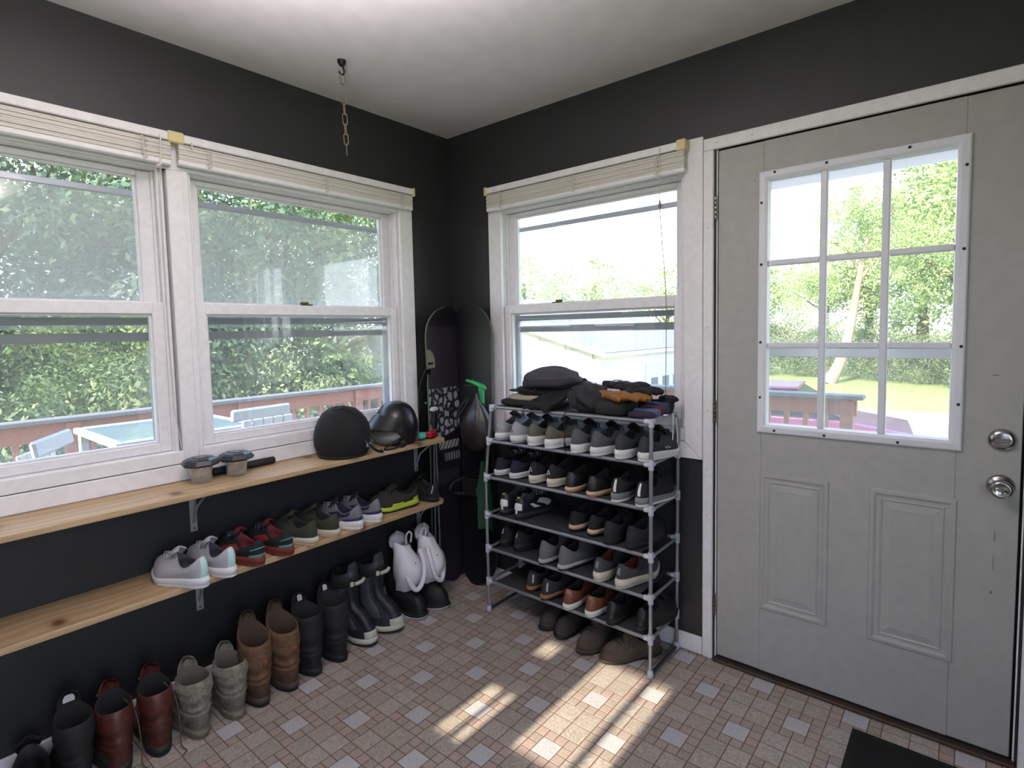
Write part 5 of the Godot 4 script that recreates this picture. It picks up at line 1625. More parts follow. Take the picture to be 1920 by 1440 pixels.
# ============================================================ upper pine shelf
func build_shelf_top() -> void:
	var y := 0.8325
	for q in [[0.088, 1.395, "solar garden light nearer the mullion of the windows"], [0.098, 1.272, "solar garden light beside the black flashlight head"]]:
		var n := thing("solar_light", "black capped " + q[2], "garden light", Vector3(q[0], y, q[1]), 0.2, "solar garden lights")
		part("jar", lathe_mesh([Vector2(0.028, 0.0), Vector2(0.034, 0.004), Vector2(0.041, 0.058), Vector2(0.040, 0.060), Vector2(0.032, 0.006), Vector2(0.0, 0.004)], 16), mats.clear, n)
		part("cap", lathe_mesh([Vector2(0.030, 0.056), Vector2(0.058, 0.062), Vector2(0.066, 0.070), Vector2(0.056, 0.084), Vector2(0.044, 0.090), Vector2(0.0, 0.091)], 8, Basis.IDENTITY, Vector3.ZERO, -1), col("cap_black", rgb(34, 35, 40), 0.35), n)
		part("solar_cell", box_mesh(Vector3(-0.020, 0.0905, -0.020), Vector3(0.020, 0.0925, 0.020), 0.001), col("solar_cell", rgb(60, 62, 72), 0.2), n)
		part("stem", lathe_mesh([Vector2(0.0, 0.01), Vector2(0.006, 0.012), Vector2(0.006, 0.056)], 8), mats.clear, n)
	var f := thing("flashlight", "long black flashlight lying behind the garden lights", "flashlight", Vector3(0.036, y + 0.016, 1.215))
	part("barrel", lathe_mesh([Vector2(0.0, -0.125), Vector2(0.013, -0.124), Vector2(0.0145, -0.118), Vector2(0.0145, -0.02), Vector2(0.0125, -0.016), Vector2(0.0125, 0.055), Vector2(0.0, 0.056)], 16, Basis(Vector3.RIGHT, PI / 2)), mats.black, f)
	part("head", lathe_mesh([Vector2(0.0125, 0.055), Vector2(0.0155, 0.072), Vector2(0.0155, 0.118), Vector2(0.013, 0.122), Vector2(0.0, 0.120)], 16, Basis(Vector3.RIGHT, PI / 2)), mats.black, f)
	# soft black helmet
	var h := thing("helmet", "matt black fabric covered helmet with a chin strap", "helmet", Vector3(0.138, y, 0.828))
	var st := begin()
	helmet_shell(st, Vector3(0.126, 0.215, 0.120), 0.05, 8)
	part("shell", finish(st), cloth("helmet_cloth", rgb(26, 26, 27), 9.0), h)
	var ring := []
	for i in 32:
		var a := TAU * i / 32
		ring.append(Vector3(cos(a) * 0.100, 0.010, sin(a) * 0.096))
	part("rim", tube_mesh(ring, 0.010, 8, true), leather("helmet_rim", rgb(52, 38, 36), 0.5), h)
	for s in [0.7, -0.5]:
		var seam := []
		for i in 13:
			var a := lerpf(0.25, PI - 0.25, i / 12.0)
			seam.append(Vector3(sin(s) * 0.06 + 0.118 * cos(a) * cos(s), 0.045 + 0.168 * sin(a), -0.118 * cos(a) * sin(s) + 0.03))
		part("seam", tube_mesh(seam, 0.0022, 5), cloth("helmet_seam", rgb(44, 44, 46)), h)
	part("chin_strap", tube_mesh(curve([Vector3(0.118, 0.070, -0.03), Vector3(0.132, 0.045, -0.055), Vector3(0.128, 0.020, -0.085), Vector3(0.115, 0.006, -0.125), Vector3(0.08, 0.004, -0.145)], 5), 0.006, 7), mats.black, h)
	part("strap_buckle", obox(Vector3(0.128, 0.052, -0.045), Vector3(0.006, 0.018, 0.024), 0.002), rubber("mid_grey_rubber", rgb(118, 120, 124)), h)
	# glossy helmet with a short visor
	var g := thing("helmet", "glossy black helmet with short visor and pale padded liner", "helmet", Vector3(0.125, y, 0.520))
	st = begin()
	helmet_shell(st, Vector3(0.108, 0.205, 0.104), 0.0, 3)
	part("shell", finish(st), col("helmet_gloss", rgb(24, 24, 26), 0.3), g)
	st = begin()
	var rows := []
	for j in 7:
		var t := j / 6.0
		var row := PackedVector3Array()
		for i in 13:
			var a := lerpf(-1.15, 1.15, i / 12.0)
			var r := lerpf(0.104, 0.104 + 0.062 * cos(a * 1.1), t)
			row.append(Vector3(sin(a) * r, lerpf(0.155, 0.096, t) - 0.02 * abs(sin(a)), cos(a) * r))
		rows.append(row)
	skin(st, rows, false, 0)
	var low := []
	for r in rows:
		var row := PackedVector3Array()
		for p in r:
			row.append(p - Vector3(0, 0.006, 0.002))
		low.append(row)
	skin(st, low, false, 0)
	part("visor", finish(st), col("helmet_gloss", rgb(24, 24, 26), 0.3), g)
	st = begin()
	blob(st, Vector3(0.010, 0.048, 0.070), Vector3(0.088, 0.044, 0.050), 0.15, 16.0, 6, Basis.IDENTITY, 0.004)
	part("liner", finish(st), cloth("liner_grey", rgb(172, 170, 168), 14.0), g)
	part("chin_strap", tube_mesh(curve([Vector3(0.100, 0.045, 0.050), Vector3(0.118, 0.040, 0.090), Vector3(0.112, 0.020, 0.135), Vector3(0.100, 0.006, 0.150), Vector3(0.114, 0.005, 0.110), Vector3(0.112, 0.012, 0.060)], 5), 0.0042, 7), mats.black, g)
	part("ear_pad", blob_mesh(Vector3(0.112, 0.018, 0.052), Vector3(0.012, 0.018, 0.020), 0.1, 10.0, 2), mats.black, g)
	part("red_badge", obox(Vector3(0.098, 0.022, -0.045), Vector3(0.010, 0.012, 0.030), 0.003, Basis(Vector3.UP, 0.5)), col("badge_red", rgb(120, 30, 32), 0.3), g)
	# small glossy lights
	var r := thing("bike_light", "small glossy red plastic light at the end of the pine shelf", "bike light", Vector3(0.178, y, 0.346), 0.3)
	part("lens", box_mesh(Vector3(-0.020, 0.005, -0.032), Vector3(0.020, 0.036, 0.032), 0.006), col("red_lens", rgb(178, 34, 44), 0.12), r)
	part("base", box_mesh(Vector3(-0.017, 0.0, -0.028), Vector3(0.017, 0.005, 0.028), 0.001), mats.black, r)
	var t2 := thing("bike_light", "small glossy teal plastic light beside the red one", "bike light", Vector3(0.172, y, 0.404), 0.2)
	part("lens", box_mesh(Vector3(-0.018, 0.006, -0.022), Vector3(0.018, 0.038, 0.022), 0.008), col("teal_lens", rgb(84, 190, 180), 0.12), t2)
	part("base", box_mesh(Vector3(-0.017, 0.0, -0.020), Vector3(0.017, 0.006, 0.020), 0.001), col("teal_dark", rgb(22, 70, 62), 0.3), t2)

func helmet_shell(st: SurfaceTool, size: Vector3, amp: float, sd: int) -> void:
	var n := FastNoiseLite.new()
	n.seed = sd
	n.frequency = 2.2
	var rows := []
	var prof := [[0.80, 0.0], [0.90, 0.08], [0.975, 0.22], [1.0, 0.37], [0.985, 0.50], [0.93, 0.63], [0.83, 0.755], [0.68, 0.865], [0.49, 0.945], [0.26, 0.988], [0.02, 1.0]]
	for q in prof:
		var row := PackedVector3Array()
		for i in 32:
			var a := TAU * i / 32
			var w: float = 1.0 + amp * n.get_noise_3d(cos(a) * 1.5, q[1] * 2.0, sin(a) * 1.5)
			row.append(Vector3(cos(a) * q[0] * size.x * w, q[1] * size.y * w, sin(a) * q[0] * size.z * w))
		rows.append(row)
	skin(st, rows, true, 0)
	cap(st, rows[0], true)
	cap(st, rows[-1], false, 0)

# ============================================================ boards, skis, shovel and bag in the corner
func snowboard(n: Node3D, width: float, height: float, face: Material, back: Material, edge: Material, thick := 0.012) -> void:
	# stands on y = 0, faces +z, wide along x; ends rounded and turned up a little
	var rows := []
	var J := 60
	for j in J + 1:
		var v := j / float(J)
		var y := v * height
		var e: float = min(y, height - y)
		var half := width * 0.5 * (1.0 if e > 0.15 else pow(maxf(0.0, 1.0 - pow(1.0 - e / 0.15, 2.3)), 0.5))
		half *= 1.0 - 0.10 * (1.0 - pow(abs(v - 0.5) * 2.0, 2.0))
		half = max(half, 0.016)
		var curl := 0.045 * pow(maxf(0.0, 1.0 - e / 0.19), 2.0)
		rows.append([y, half, curl])
	for side in 2:
		var st := begin()
		st.set_smooth_group(0)
		for j in J:
			for i in 6:
				var c := []
				for q in [[j, i], [j, i + 1], [j + 1, i + 1], [j + 1, i]]:
					var r: Array = rows[q[0]]
					var t: float = q[1] / 6.0 * 2.0 - 1.0
					c.append([Vector3(t * r[1], r[0], r[2] + (thick if side == 0 else 0.0)), Vector2(t * r[1] / width + 0.5, 1.0 - r[0] / height)])
				for k in [0, 1, 2, 0, 2, 3]:
					st.set_uv(c[k][1])
					st.add_vertex(c[k][0])
		part("top_sheet" if side == 0 else "base_sheet", finish(st), face if side == 0 else back, n)
	var se := begin()
	var loop0 := PackedVector3Array()
	var loop1 := PackedVector3Array()
	for j in J + 1:
		loop0.append(Vector3(-rows[j][1], rows[j][0], rows[j][2]))
		loop1.append(Vector3(-rows[j][1] * 1.004, rows[j][0], rows[j][2] + thick))
	for j in J + 1:
		var r: Array = rows[J - j]
		loop0.append(Vector3(r[1], r[0], r[2]))
		loop1.append(Vector3(r[1] * 1.004, r[0], r[2] + thick))
	skin(se, [loop0, loop1], true, 0)
	part("edge", finish(se), edge, n)

func binding(n: Node3D, y: float, z: float, tilt := 0.0) -> void:
	var b := part("binding", null, col("binding_black", rgb(30, 30, 32), 0.5), n)
	var st := begin()
	var R := Basis(Vector3.BACK, tilt)
	box(st, Vector3(-0.105, -0.05, 0.0), Vector3(0.105, 0.05, 0.018), 0.006, R, Vector3(0, y, z))
	tube(st, curve([Vector3(-0.09, y - 0.045, z + 0.01), Vector3(-0.12, y - 0.03, z + 0.07), Vector3(-0.10, y, z + 0.11), Vector3(-0.10, y + 0.03, z + 0.08), Vector3(-0.09, y + 0.045, z + 0.01)], 4), 0.010, 7)
	tube(st, curve([Vector3(0.06, y - 0.048, z + 0.012), Vector3(0.06, y - 0.02, z + 0.06), Vector3(0.06, y + 0.02, z + 0.06), Vector3(0.06, y + 0.048, z + 0.012)], 4), 0.008, 7)
	b.mesh = finish(st)
	part("rivet", blob_mesh(Vector3(0.06, y + 0.02, z + 0.068), Vector3(0.004, 0.004, 0.004), 0.0, 1.0, 1, Basis.IDENTITY, -9.0, 5, 8), mats.steel, b)

func build_corner() -> void:
	var gm := StandardMaterial3D.new()
	gm.albedo_texture = tex.graphic
	gm.roughness = 0.45
	var green_edge := col("board_edge", rgb(84, 122, 88), 0.5)
	var pale_edge := col("board_edge_pale", rgb(112, 116, 98), 0.5)
	var ink := col("board_ink", rgb(22, 22, 26), 0.4)
	var s1 := thing("snowboard", "dark snowboard with pale scroll graphic and green edge against the left wall", "snowboard", Vector3(0.056, 0.001, 0.142), PI / 2)
	snowboard(s1, 0.245, 1.500, gm, ink, pale_edge)
	part("side_stripe", tube_mesh([Vector3(-0.119, 0.25, 0.012), Vector3(-0.112, 0.75, 0.012), Vector3(-0.117, 1.22, 0.012)], 0.0028, 6), green_edge, s1)
	var s2 := thing("snowboard", "plain black snowboard standing against the right wall in the corner", "snowboard", Vector3(0.232, 0.001, 0.060), -0.03)
	snowboard(s2, 0.262, 1.512, ink, ink, col("board_edge_dark", rgb(52, 54, 56), 0.5))
	binding(s2, 0.52, 0.013, 0.1)
	for q in 5:
		part("letter", obox(Vector3(-0.06 + q * 0.014, 1.10 + 0.003 * (q % 2), 0.0135), Vector3(0.007, 0.009, 0.002), 0.0005), rubber("mark_pale", rgb(150, 150, 152)), s2)
	part("stripe", obox(Vector3(-0.035, 1.075, 0.0135), Vector3(0.085, 0.005, 0.002), 0.0005), rubber("mark_dim", rgb(84, 78, 72)), s2)
	# a pair of short skis beside the window casing
	for q in [[0.236, 1.205], [0.262, 1.170]]:
		var k := thing("ski", "narrow black ski with white dots, " + ("taller, beside the dark snowboard" if q[0] < 0.25 else "shorter, beside the window casing"), "ski", Vector3(0.020 if q[0] < 0.25 else 0.028, 0.001, q[0]), PI / 2, "black skis in the corner")
		snowboard(k, 0.075, q[1], col("ski_black", rgb(20, 20, 22), 0.4), ink, ink, 0.008)
		for y in [1.17, 1.06, 0.99]:
			if y < q[1] - 0.02:
				part("dot", lathe_mesh([Vector2(0.006, 0.0), Vector2(0.0, 0.0015)], 8, Basis(Vector3.RIGHT, PI / 2), Vector3(0.012, y, 0.0082)), rubber("tag_white", rgb(196, 196, 198)), k)
	for q in [[0.088, 0.262, 0.02], [0.112, 0.245, -0.01]]:
		var k := thing("ski_pole", "slim grey ski pole with pale grip " + ("close to the wall past the shelf end" if q[0] < 0.1 else "in front of its twin past the shelf end"), "ski pole", Vector3(q[0], 0.001, q[1]), 0.0, "ski poles in the corner")
		part("shaft", tube_mesh([Vector3(0, 0.0, 0), Vector3(q[2], 0.86, 0)], 0.0055, 8), col("pole_grey", rgb(120, 120, 122), 0.35, 0.5), k)
		part("grip", tube_mesh([Vector3(q[2], 0.86, 0), Vector3(q[2], 0.90, 0), Vector3(q[2] * 1.05, 0.955, 0)], [0.010, 0.013, 0.011], 9), mats.black, k)
		part("grip_top", blob_mesh(Vector3(q[2] * 1.05, 0.962, 0), Vector3(0.016, 0.012, 0.022), 0.1, 10.0, 3), rubber("tag_white", rgb(196, 196, 198)), k)
		part("basket", lathe_mesh([Vector2(0.0, 0.06), Vector2(0.028, 0.062), Vector2(0.028, 0.066), Vector2(0.0, 0.075)], 12), mats.black, k)
	# green shovel with a dark bag hung on its grip
	var g := thing("snow_shovel", "shovel with bright green plastic grip and green blade behind the rack", "shovel", Vector3(0.400, 0.0, 0.120))
	var green := col("shovel_green", rgb(44, 158, 92), 0.3)
	part("grip", tube_mesh(curve([Vector3(-0.155, 1.112, 0.03), Vector3(-0.10, 1.102, 0.03), Vector3(-0.045, 1.086, 0.03), Vector3(-0.022, 1.070, 0.03)], 4), [0.006, 0.007, 0.008, 0.009, 0.010, 0.011, 0.012, 0.012, 0.013, 0.013, 0.012, 0.011, 0.008], 9), green, g)
	part("socket", tube_mesh([Vector3(-0.052, 1.082, 0.03), Vector3(-0.048, 1.05, 0.03), Vector3(-0.046, 1.00, 0.03)], [0.016, 0.014, 0.012], 10), green, g)
	part("shaft", tube_mesh([Vector3(-0.046, 1.01, 0.03), Vector3(-0.035, 0.66, 0.02)], 0.011, 10), mats.black, g)
	var st := begin()
	var rows := []
	for j in 9:
		var t := j / 8.0
		var row := PackedVector3Array()
		for i in 9:
			var s := i / 8.0 * 2.0 - 1.0
			var half := 0.025 + 0.028 * smooth01(t * 2.2)
			row.append(Vector3(-0.030 + s * half, 0.70 - 0.36 * t, 0.015 + 0.03 * s * s))
		rows.append(row)
	skin(st, rows, false, 0)
	var rb := []
	for r in rows:
		var row := PackedVector3Array()
		for p in r:
			row.append(p - Vector3(0, 0, 0.005))
		rb.append(row)
	skin(st, rb, false, 0)
	part("blade", finish(st), col("shovel_blade", rgb(18, 62, 38), 0.4), g)
	var b := thing("plastic_bag", "crumpled dark brown bag tied to the green shovel grip", "bag", Vector3(0.318, 0.0, 0.190))
	st = begin()
	var prof := [[0.006, 1.052], [0.010, 1.030], [0.022, 1.005], [0.048, 0.975], [0.078, 0.93], [0.098, 0.88], [0.098, 0.84], [0.080, 0.795], [0.05, 0.765], [0.012, 0.752]]
	rows = []
	var nz := FastNoiseLite.new()
	nz.seed = 6
	nz.frequency = 1.6
	for q in prof:
		var row := PackedVector3Array()
		for i in 26:
			var a := TAU * i / 26
			var w: float = 1.0 + 0.16 * nz.get_noise_3d(cos(a) * 2.0, q[1] * 5.0, sin(a) * 2.0) + 0.10 * sin(a * 7.0) * smooth01((q[1] - 0.86) / 0.1)
			row.append(Vector3(cos(a) * q[0] * w + (1.052 - q[1]) * -0.05 + 0.028, q[1], sin(a) * q[0] * 0.62 * w - 0.010))
		rows.append(row)
	skin(st, rows, true, 0)
	cap(st, rows[-1], false, 0)
	part("sack", finish(st), leather("bag_plastic", rgb(58, 50, 47), 0.35, 6.0), b)
	part("tie_loop", tube_mesh(curve([Vector3(0.010, 1.03, 0.03), Vector3(-0.020, 1.0, 0.05), Vector3(-0.050, 0.94, 0.058), Vector3(-0.030, 0.95, 0.058), Vector3(0.012, 1.02, 0.036)], 5), 0.0035, 6), leather("bag_plastic", rgb(58, 50, 47), 0.35, 6.0), b)

# ============================================================ ceiling hook and chain, door mat
func build_ceiling_hook() -> void:
	var n := thing("plant_hook", "black ceiling hook with a hanging link chain", "hook", Vector3(0.343, CEIL, 0.894))
	part("rose", lathe_mesh([Vector2(0.0, -0.022), Vector2(0.010, -0.020), Vector2(0.016, -0.008), Vector2(0.017, 0.0)], 16), mats.black, n)
	part("hook", tube_mesh(curve([Vector3(0.004, -0.018, 0), Vector3(0.009, -0.032, 0), Vector3(0.010, -0.044, -0.003), Vector3(0.001, -0.053, -0.004), Vector3(-0.009, -0.046, 0.004), Vector3(-0.009, -0.039, 0.006)], 5), 0.0036, 7), mats.black, n)
	var link := begin()
	var loop := []
	for i in 20:
		var a := TAU * i / 20
		loop.append(Vector3(cos(a) * 0.0085, sin(a) * 0.0085 + (0.0135 if sin(a) > 0 else -0.0135), 0))
	tube(link, loop, 0.0017, 6, true)
	var mesh := finish(link)
	var m := col("chain_metal", rgb(150, 138, 112), 0.35, 0.8)
	for k in 8:
		var o := part("chain_link", mesh, m, n)
		o.position = Vector3(0.002 + 0.0012 * k, -0.071 - 0.0385 * k, 0)
		o.rotation = Vector3(0, 0.75 + (PI / 2 if k % 2 else 0.0) + 0.2 * sin(k * 2.0), 0.03)

func build_mat() -> void:
	var n := thing("door_mat", "black ribbed door mat on the floor by the door", "mat", Vector3(2.36, 0.0005, 0.46))
	var m := col("mat_black", rgb(24, 23, 23), 0.9, 0.0, "fabric", 16.0)
	part("mat_body", box_mesh(Vector3(-0.368, 0.0, -0.338), Vector3(0.368, 0.007, 0.338), 0.004), m, n)
	part("mat_border", box_mesh(Vector3(-0.345, 0.007, -0.315), Vector3(0.345, 0.0085, 0.315), 0.001), col("mat_pile", rgb(20, 19, 19), 0.95, 0.0, "fabric", 24.0), n)

# ============================================================ ceiling lamp in the middle of the room, above the frame
func build_lamp() -> void:
	var n := thing("ceiling_lamp", "white glass bowl ceiling lamp in the middle of the room", "lamp", Vector3(1.25, CEIL, 1.72))
	part("canopy", lathe_mesh([Vector2(0.06, 0.0), Vector2(0.058, -0.012), Vector2(0.03, -0.022), Vector2(0.0, -0.024)], 24), mats.steel, n)
	part("stem", lathe_mesh([Vector2(0.006, -0.02), Vector2(0.006, -0.350), Vector2(0.0, -0.355)], 10), mats.steel, n)
	var glow := StandardMaterial3D.new()
	glow.albedo_color = rgb(236, 234, 228)
	glow.roughness = 0.4
	glow.emission_enabled = true
	glow.emission = Color(1.0, 0.95, 0.88)
	glow.emission_energy_multiplier = 1.2
	part("glass_bowl", lathe_mesh([Vector2(0.0, -0.365), Vector2(0.07, -0.355), Vector2(0.12, -0.325), Vector2(0.150, -0.275), Vector2(0.152, -0.265), Vector2(0.145, -0.268), Vector2(0.114, -0.318), Vector2(0.066, -0.348), Vector2(0.0, -0.358)], 32), glow, n)
	var bulb := OmniLight3D.new()
	bulb.name = "bulb_light"
	bulb.position = Vector3(0, -0.310, 0)
	bulb.light_color = Color(1.0, 0.965, 0.985)
	bulb.light_energy = 0.25
	bulb.light_size = 0.05
	bulb.omni_range = 8.0
	bulb.omni_attenuation = 2.0
	bulb.shadow_enabled = true
	n.add_child(bulb)
	# the open top of the bowl throws more light on the ceiling than the glass lets through
	var up := SpotLight3D.new()
	up.name = "uplight"
	up.position = Vector3(0, -0.320, 0)
	up.rotation = Vector3(PI / 2, 0, 0)
	up.spot_angle = 79.0
	up.spot_angle_attenuation = 0.25
	up.spot_range = 8.0
	up.spot_attenuation = 2.0
	up.light_color = Color(1.0, 0.965, 0.985)
	up.light_energy = 1.65
	up.light_size = 0.05
	up.shadow_enabled = true
	n.add_child(up)

# ============================================================ outside
const DECK := -0.15
const GROUND := -1.25

func build_outside() -> void:
	build_ground()
	build_deck()
	build_table()
	build_garage()
	build_car()
	build_trees()

func build_ground() -> void:
	var grass := world_tri(mat(rgb(186, 200, 116), 1.0, 0.0, "grass", 0.35))
	structure("lawn", "green mown lawn around the house", "lawn", box_mesh(Vector3(-60, GROUND - 0.3, -70), Vector3(60, GROUND, 45)), grass)
	structure("driveway", "pale concrete driveway in front of the garage", "driveway",
		box_mesh(Vector3(-2.3, GROUND, -17.5), Vector3(12.0, GROUND + 0.02, -8.0), 0.01), world_tri(mat(rgb(214, 210, 204), 0.9, 0.0, "mottle", 0.8)))

func railing(n: Node3D, a: Vector3, b: Vector3, posts: Array) -> void:
	# a cap board, a rail board on edge, balusters and posts between a and b (deck level)
	var wood := world_tri(col("rail_red", rgb(176, 116, 94), 0.8, 0.0, "mottle", 3.0))
	var grey := world_tri(col("rail_cap", rgb(128, 124, 124), 0.8, 0.0, "mottle", 3.0))
	var d := (b - a)
	var L := d.length()
	var R := Basis(d.normalized(), Vector3.UP, d.normalized().cross(Vector3.UP))
	var top := 0.93
	part("cap_board", obox(a + d * 0.5 + Vector3(0, top - 0.018, 0), Vector3(L + 0.10, 0.036, 0.14), 0.006, R), grey, n)
	part("top_rail", obox(a + d * 0.5 + Vector3(0, top - 0.105, 0), Vector3(L, 0.135, 0.04), 0.004, R), wood, n)
	part("bottom_rail", obox(a + d * 0.5 + Vector3(0, 0.12, 0), Vector3(L, 0.09, 0.04), 0.004, R), wood, n)
	var count := int(L / 0.15)
	var bal := obox(Vector3(0, 0.46, 0), Vector3(0.038, 0.66, 0.038), 0.003, R)
	for i in count:
		var o := part("baluster", bal, wood, n)
		o.position = a + d * ((i + 0.5) / count) + R * Vector3(0, 0, 0.0)
	for t in posts:
		part("post", obox(a + d * t + Vector3(0, 0.44, 0), Vector3(0.095, 0.90, 0.095), 0.004, R), wood, n)

func build_deck() -> void:
	var n := structure("deck", "weathered grey wooden deck outside the windows", "deck")
	var plank := world_tri(col("deck_plank", rgb(150, 138, 126), 0.85, 0.0, "leather", 1.5))
	var m1 := box_mesh(Vector3(-0.068, -0.035, -2.7), Vector3(0.068, 0.0, 2.7), 0.004)
	for i in 21:
		var o := part("plank", m1, plank, n)
		o.position = Vector3(-0.22 - 0.142 * i, DECK, -0.35)
	var m2 := box_mesh(Vector3(-0.068, -0.035, -1.43), Vector3(0.068, 0.0, 1.43), 0.004)
	for i in 13:
		var o := part("plank", m2, plank, n)
		o.position = Vector3(-0.075 + 0.142 * i, DECK, -1.62)
	var skirt := begin()
	box(skirt, Vector3(-3.15, GROUND, -3.1), Vector3(-0.16, DECK - 0.04, 2.3))
	box(skirt, Vector3(-0.16, GROUND, -3.1), Vector3(1.70, DECK - 0.04, -0.16))
	part("skirt", finish(skirt), world_tri(col("deck_skirt", rgb(120, 88, 72), 0.9, 0.0, "leather", 1.0)), n)
	var r1 := thing("deck_railing", "red brown deck railing with grey cap running past the pair of windows", "railing")
	railing(r1, Vector3(-3.05, DECK, 2.3), Vector3(-3.05, DECK, -3.05), [0.0, 0.22, 0.46, 0.70])
	var r2 := thing("deck_railing", "red brown deck railing ending in a post outside the door", "railing")
	railing(r2, Vector3(-2.98, DECK, -3.05), Vector3(1.56, DECK, -3.05), [0.0, 0.30, 0.62, 0.985])

func build_table() -> void:
	var white := col("patio_white", rgb(172, 176, 178), 0.4)
	var t := thing("patio_table", "white patio table with glass top on the deck", "table", Vector3(-2.36, DECK, 0.70))
	var y := 0.86
	var st := begin()
	var hx := 0.50
	var hz := 0.46
	box(st, Vector3(-hx, y - 0.045, -hz), Vector3(hx, y, -hz + 0.05), 0.008)
	box(st, Vector3(-hx, y - 0.045, hz - 0.05), Vector3(hx, y, hz), 0.008)
	box(st, Vector3(-hx, y - 0.045, -hz + 0.05), Vector3(-hx + 0.05, y, hz - 0.05), 0.008)
	box(st, Vector3(hx - 0.05, y - 0.045, -hz + 0.05), Vector3(hx, y, hz - 0.05), 0.008)
	part("top_frame", finish(st), white, t)
	var gm := StandardMaterial3D.new()
	gm.albedo_color = rgb(118, 138, 140)
	gm.roughness = 0.12
	part("glass_top", box_mesh(Vector3(-hx + 0.05, y - 0.014, -hz + 0.05), Vector3(hx - 0.05, y - 0.006, hz - 0.05)), gm, t)
	for sx in [-1, 1]:
		for sz in [-1, 1]:
			part("leg", box_mesh(Vector3(sx * (hx - 0.05) - 0.028, 0.0, sz * (hz - 0.05) - 0.028), Vector3(sx * (hx - 0.05) + 0.028, y - 0.045, sz * (hz - 0.05) + 0.028), 0.006), white, t)
	patio_chair(Vector3(-1.42, DECK, 0.25), -PI / 2 + 0.1, "white plastic patio chair with flat slatted back beside the table")
	patio_chair(Vector3(-1.75, DECK, 1.78), 2.6, "white plastic patio chair left of the table near the railing")

func patio_chair(at: Vector3, turn: float, label: String) -> void:
	var white := col("patio_white", rgb(172, 176, 178), 0.4)
	var c := thing("patio_chair", label, "chair", at, turn)
	part("seat", box_mesh(Vector3(-0.25, 0.40, -0.24), Vector3(0.25, 0.435, 0.24), 0.012), white, c)
	var tilt := Basis(Vector3.RIGHT, -0.16)
	part("back_rail", obox(Vector3(0, 0.955, 0.315), Vector3(0.46, 0.09, 0.028), 0.012, tilt), white, c)
	for i in 5:
		part("back_slat", obox(Vector3(-0.16 + 0.08 * i, 0.68, 0.272), Vector3(0.072, 0.50, 0.018), 0.006, tilt), white, c)
	for sx in [-1, 1]:
		part("arm", obox(Vector3(sx * 0.255, 0.63, 0.02), Vector3(0.05, 0.03, 0.46), 0.012), white, c)
		part("leg", tube_mesh([Vector3(sx * 0.24, 0.41, -0.21), Vector3(sx * 0.265, 0.0, -0.25)], [0.024, 0.018], 8), white, c)
		part("leg", tube_mesh([Vector3(sx * 0.24, 0.41, 0.21), Vector3(sx * 0.265, 0.0, 0.29)], [0.024, 0.018], 8), white, c)
		part("arm_support", tube_mesh([Vector3(sx * 0.255, 0.62, -0.16), Vector3(sx * 0.245, 0.42, -0.20)], 0.018, 8), white, c)

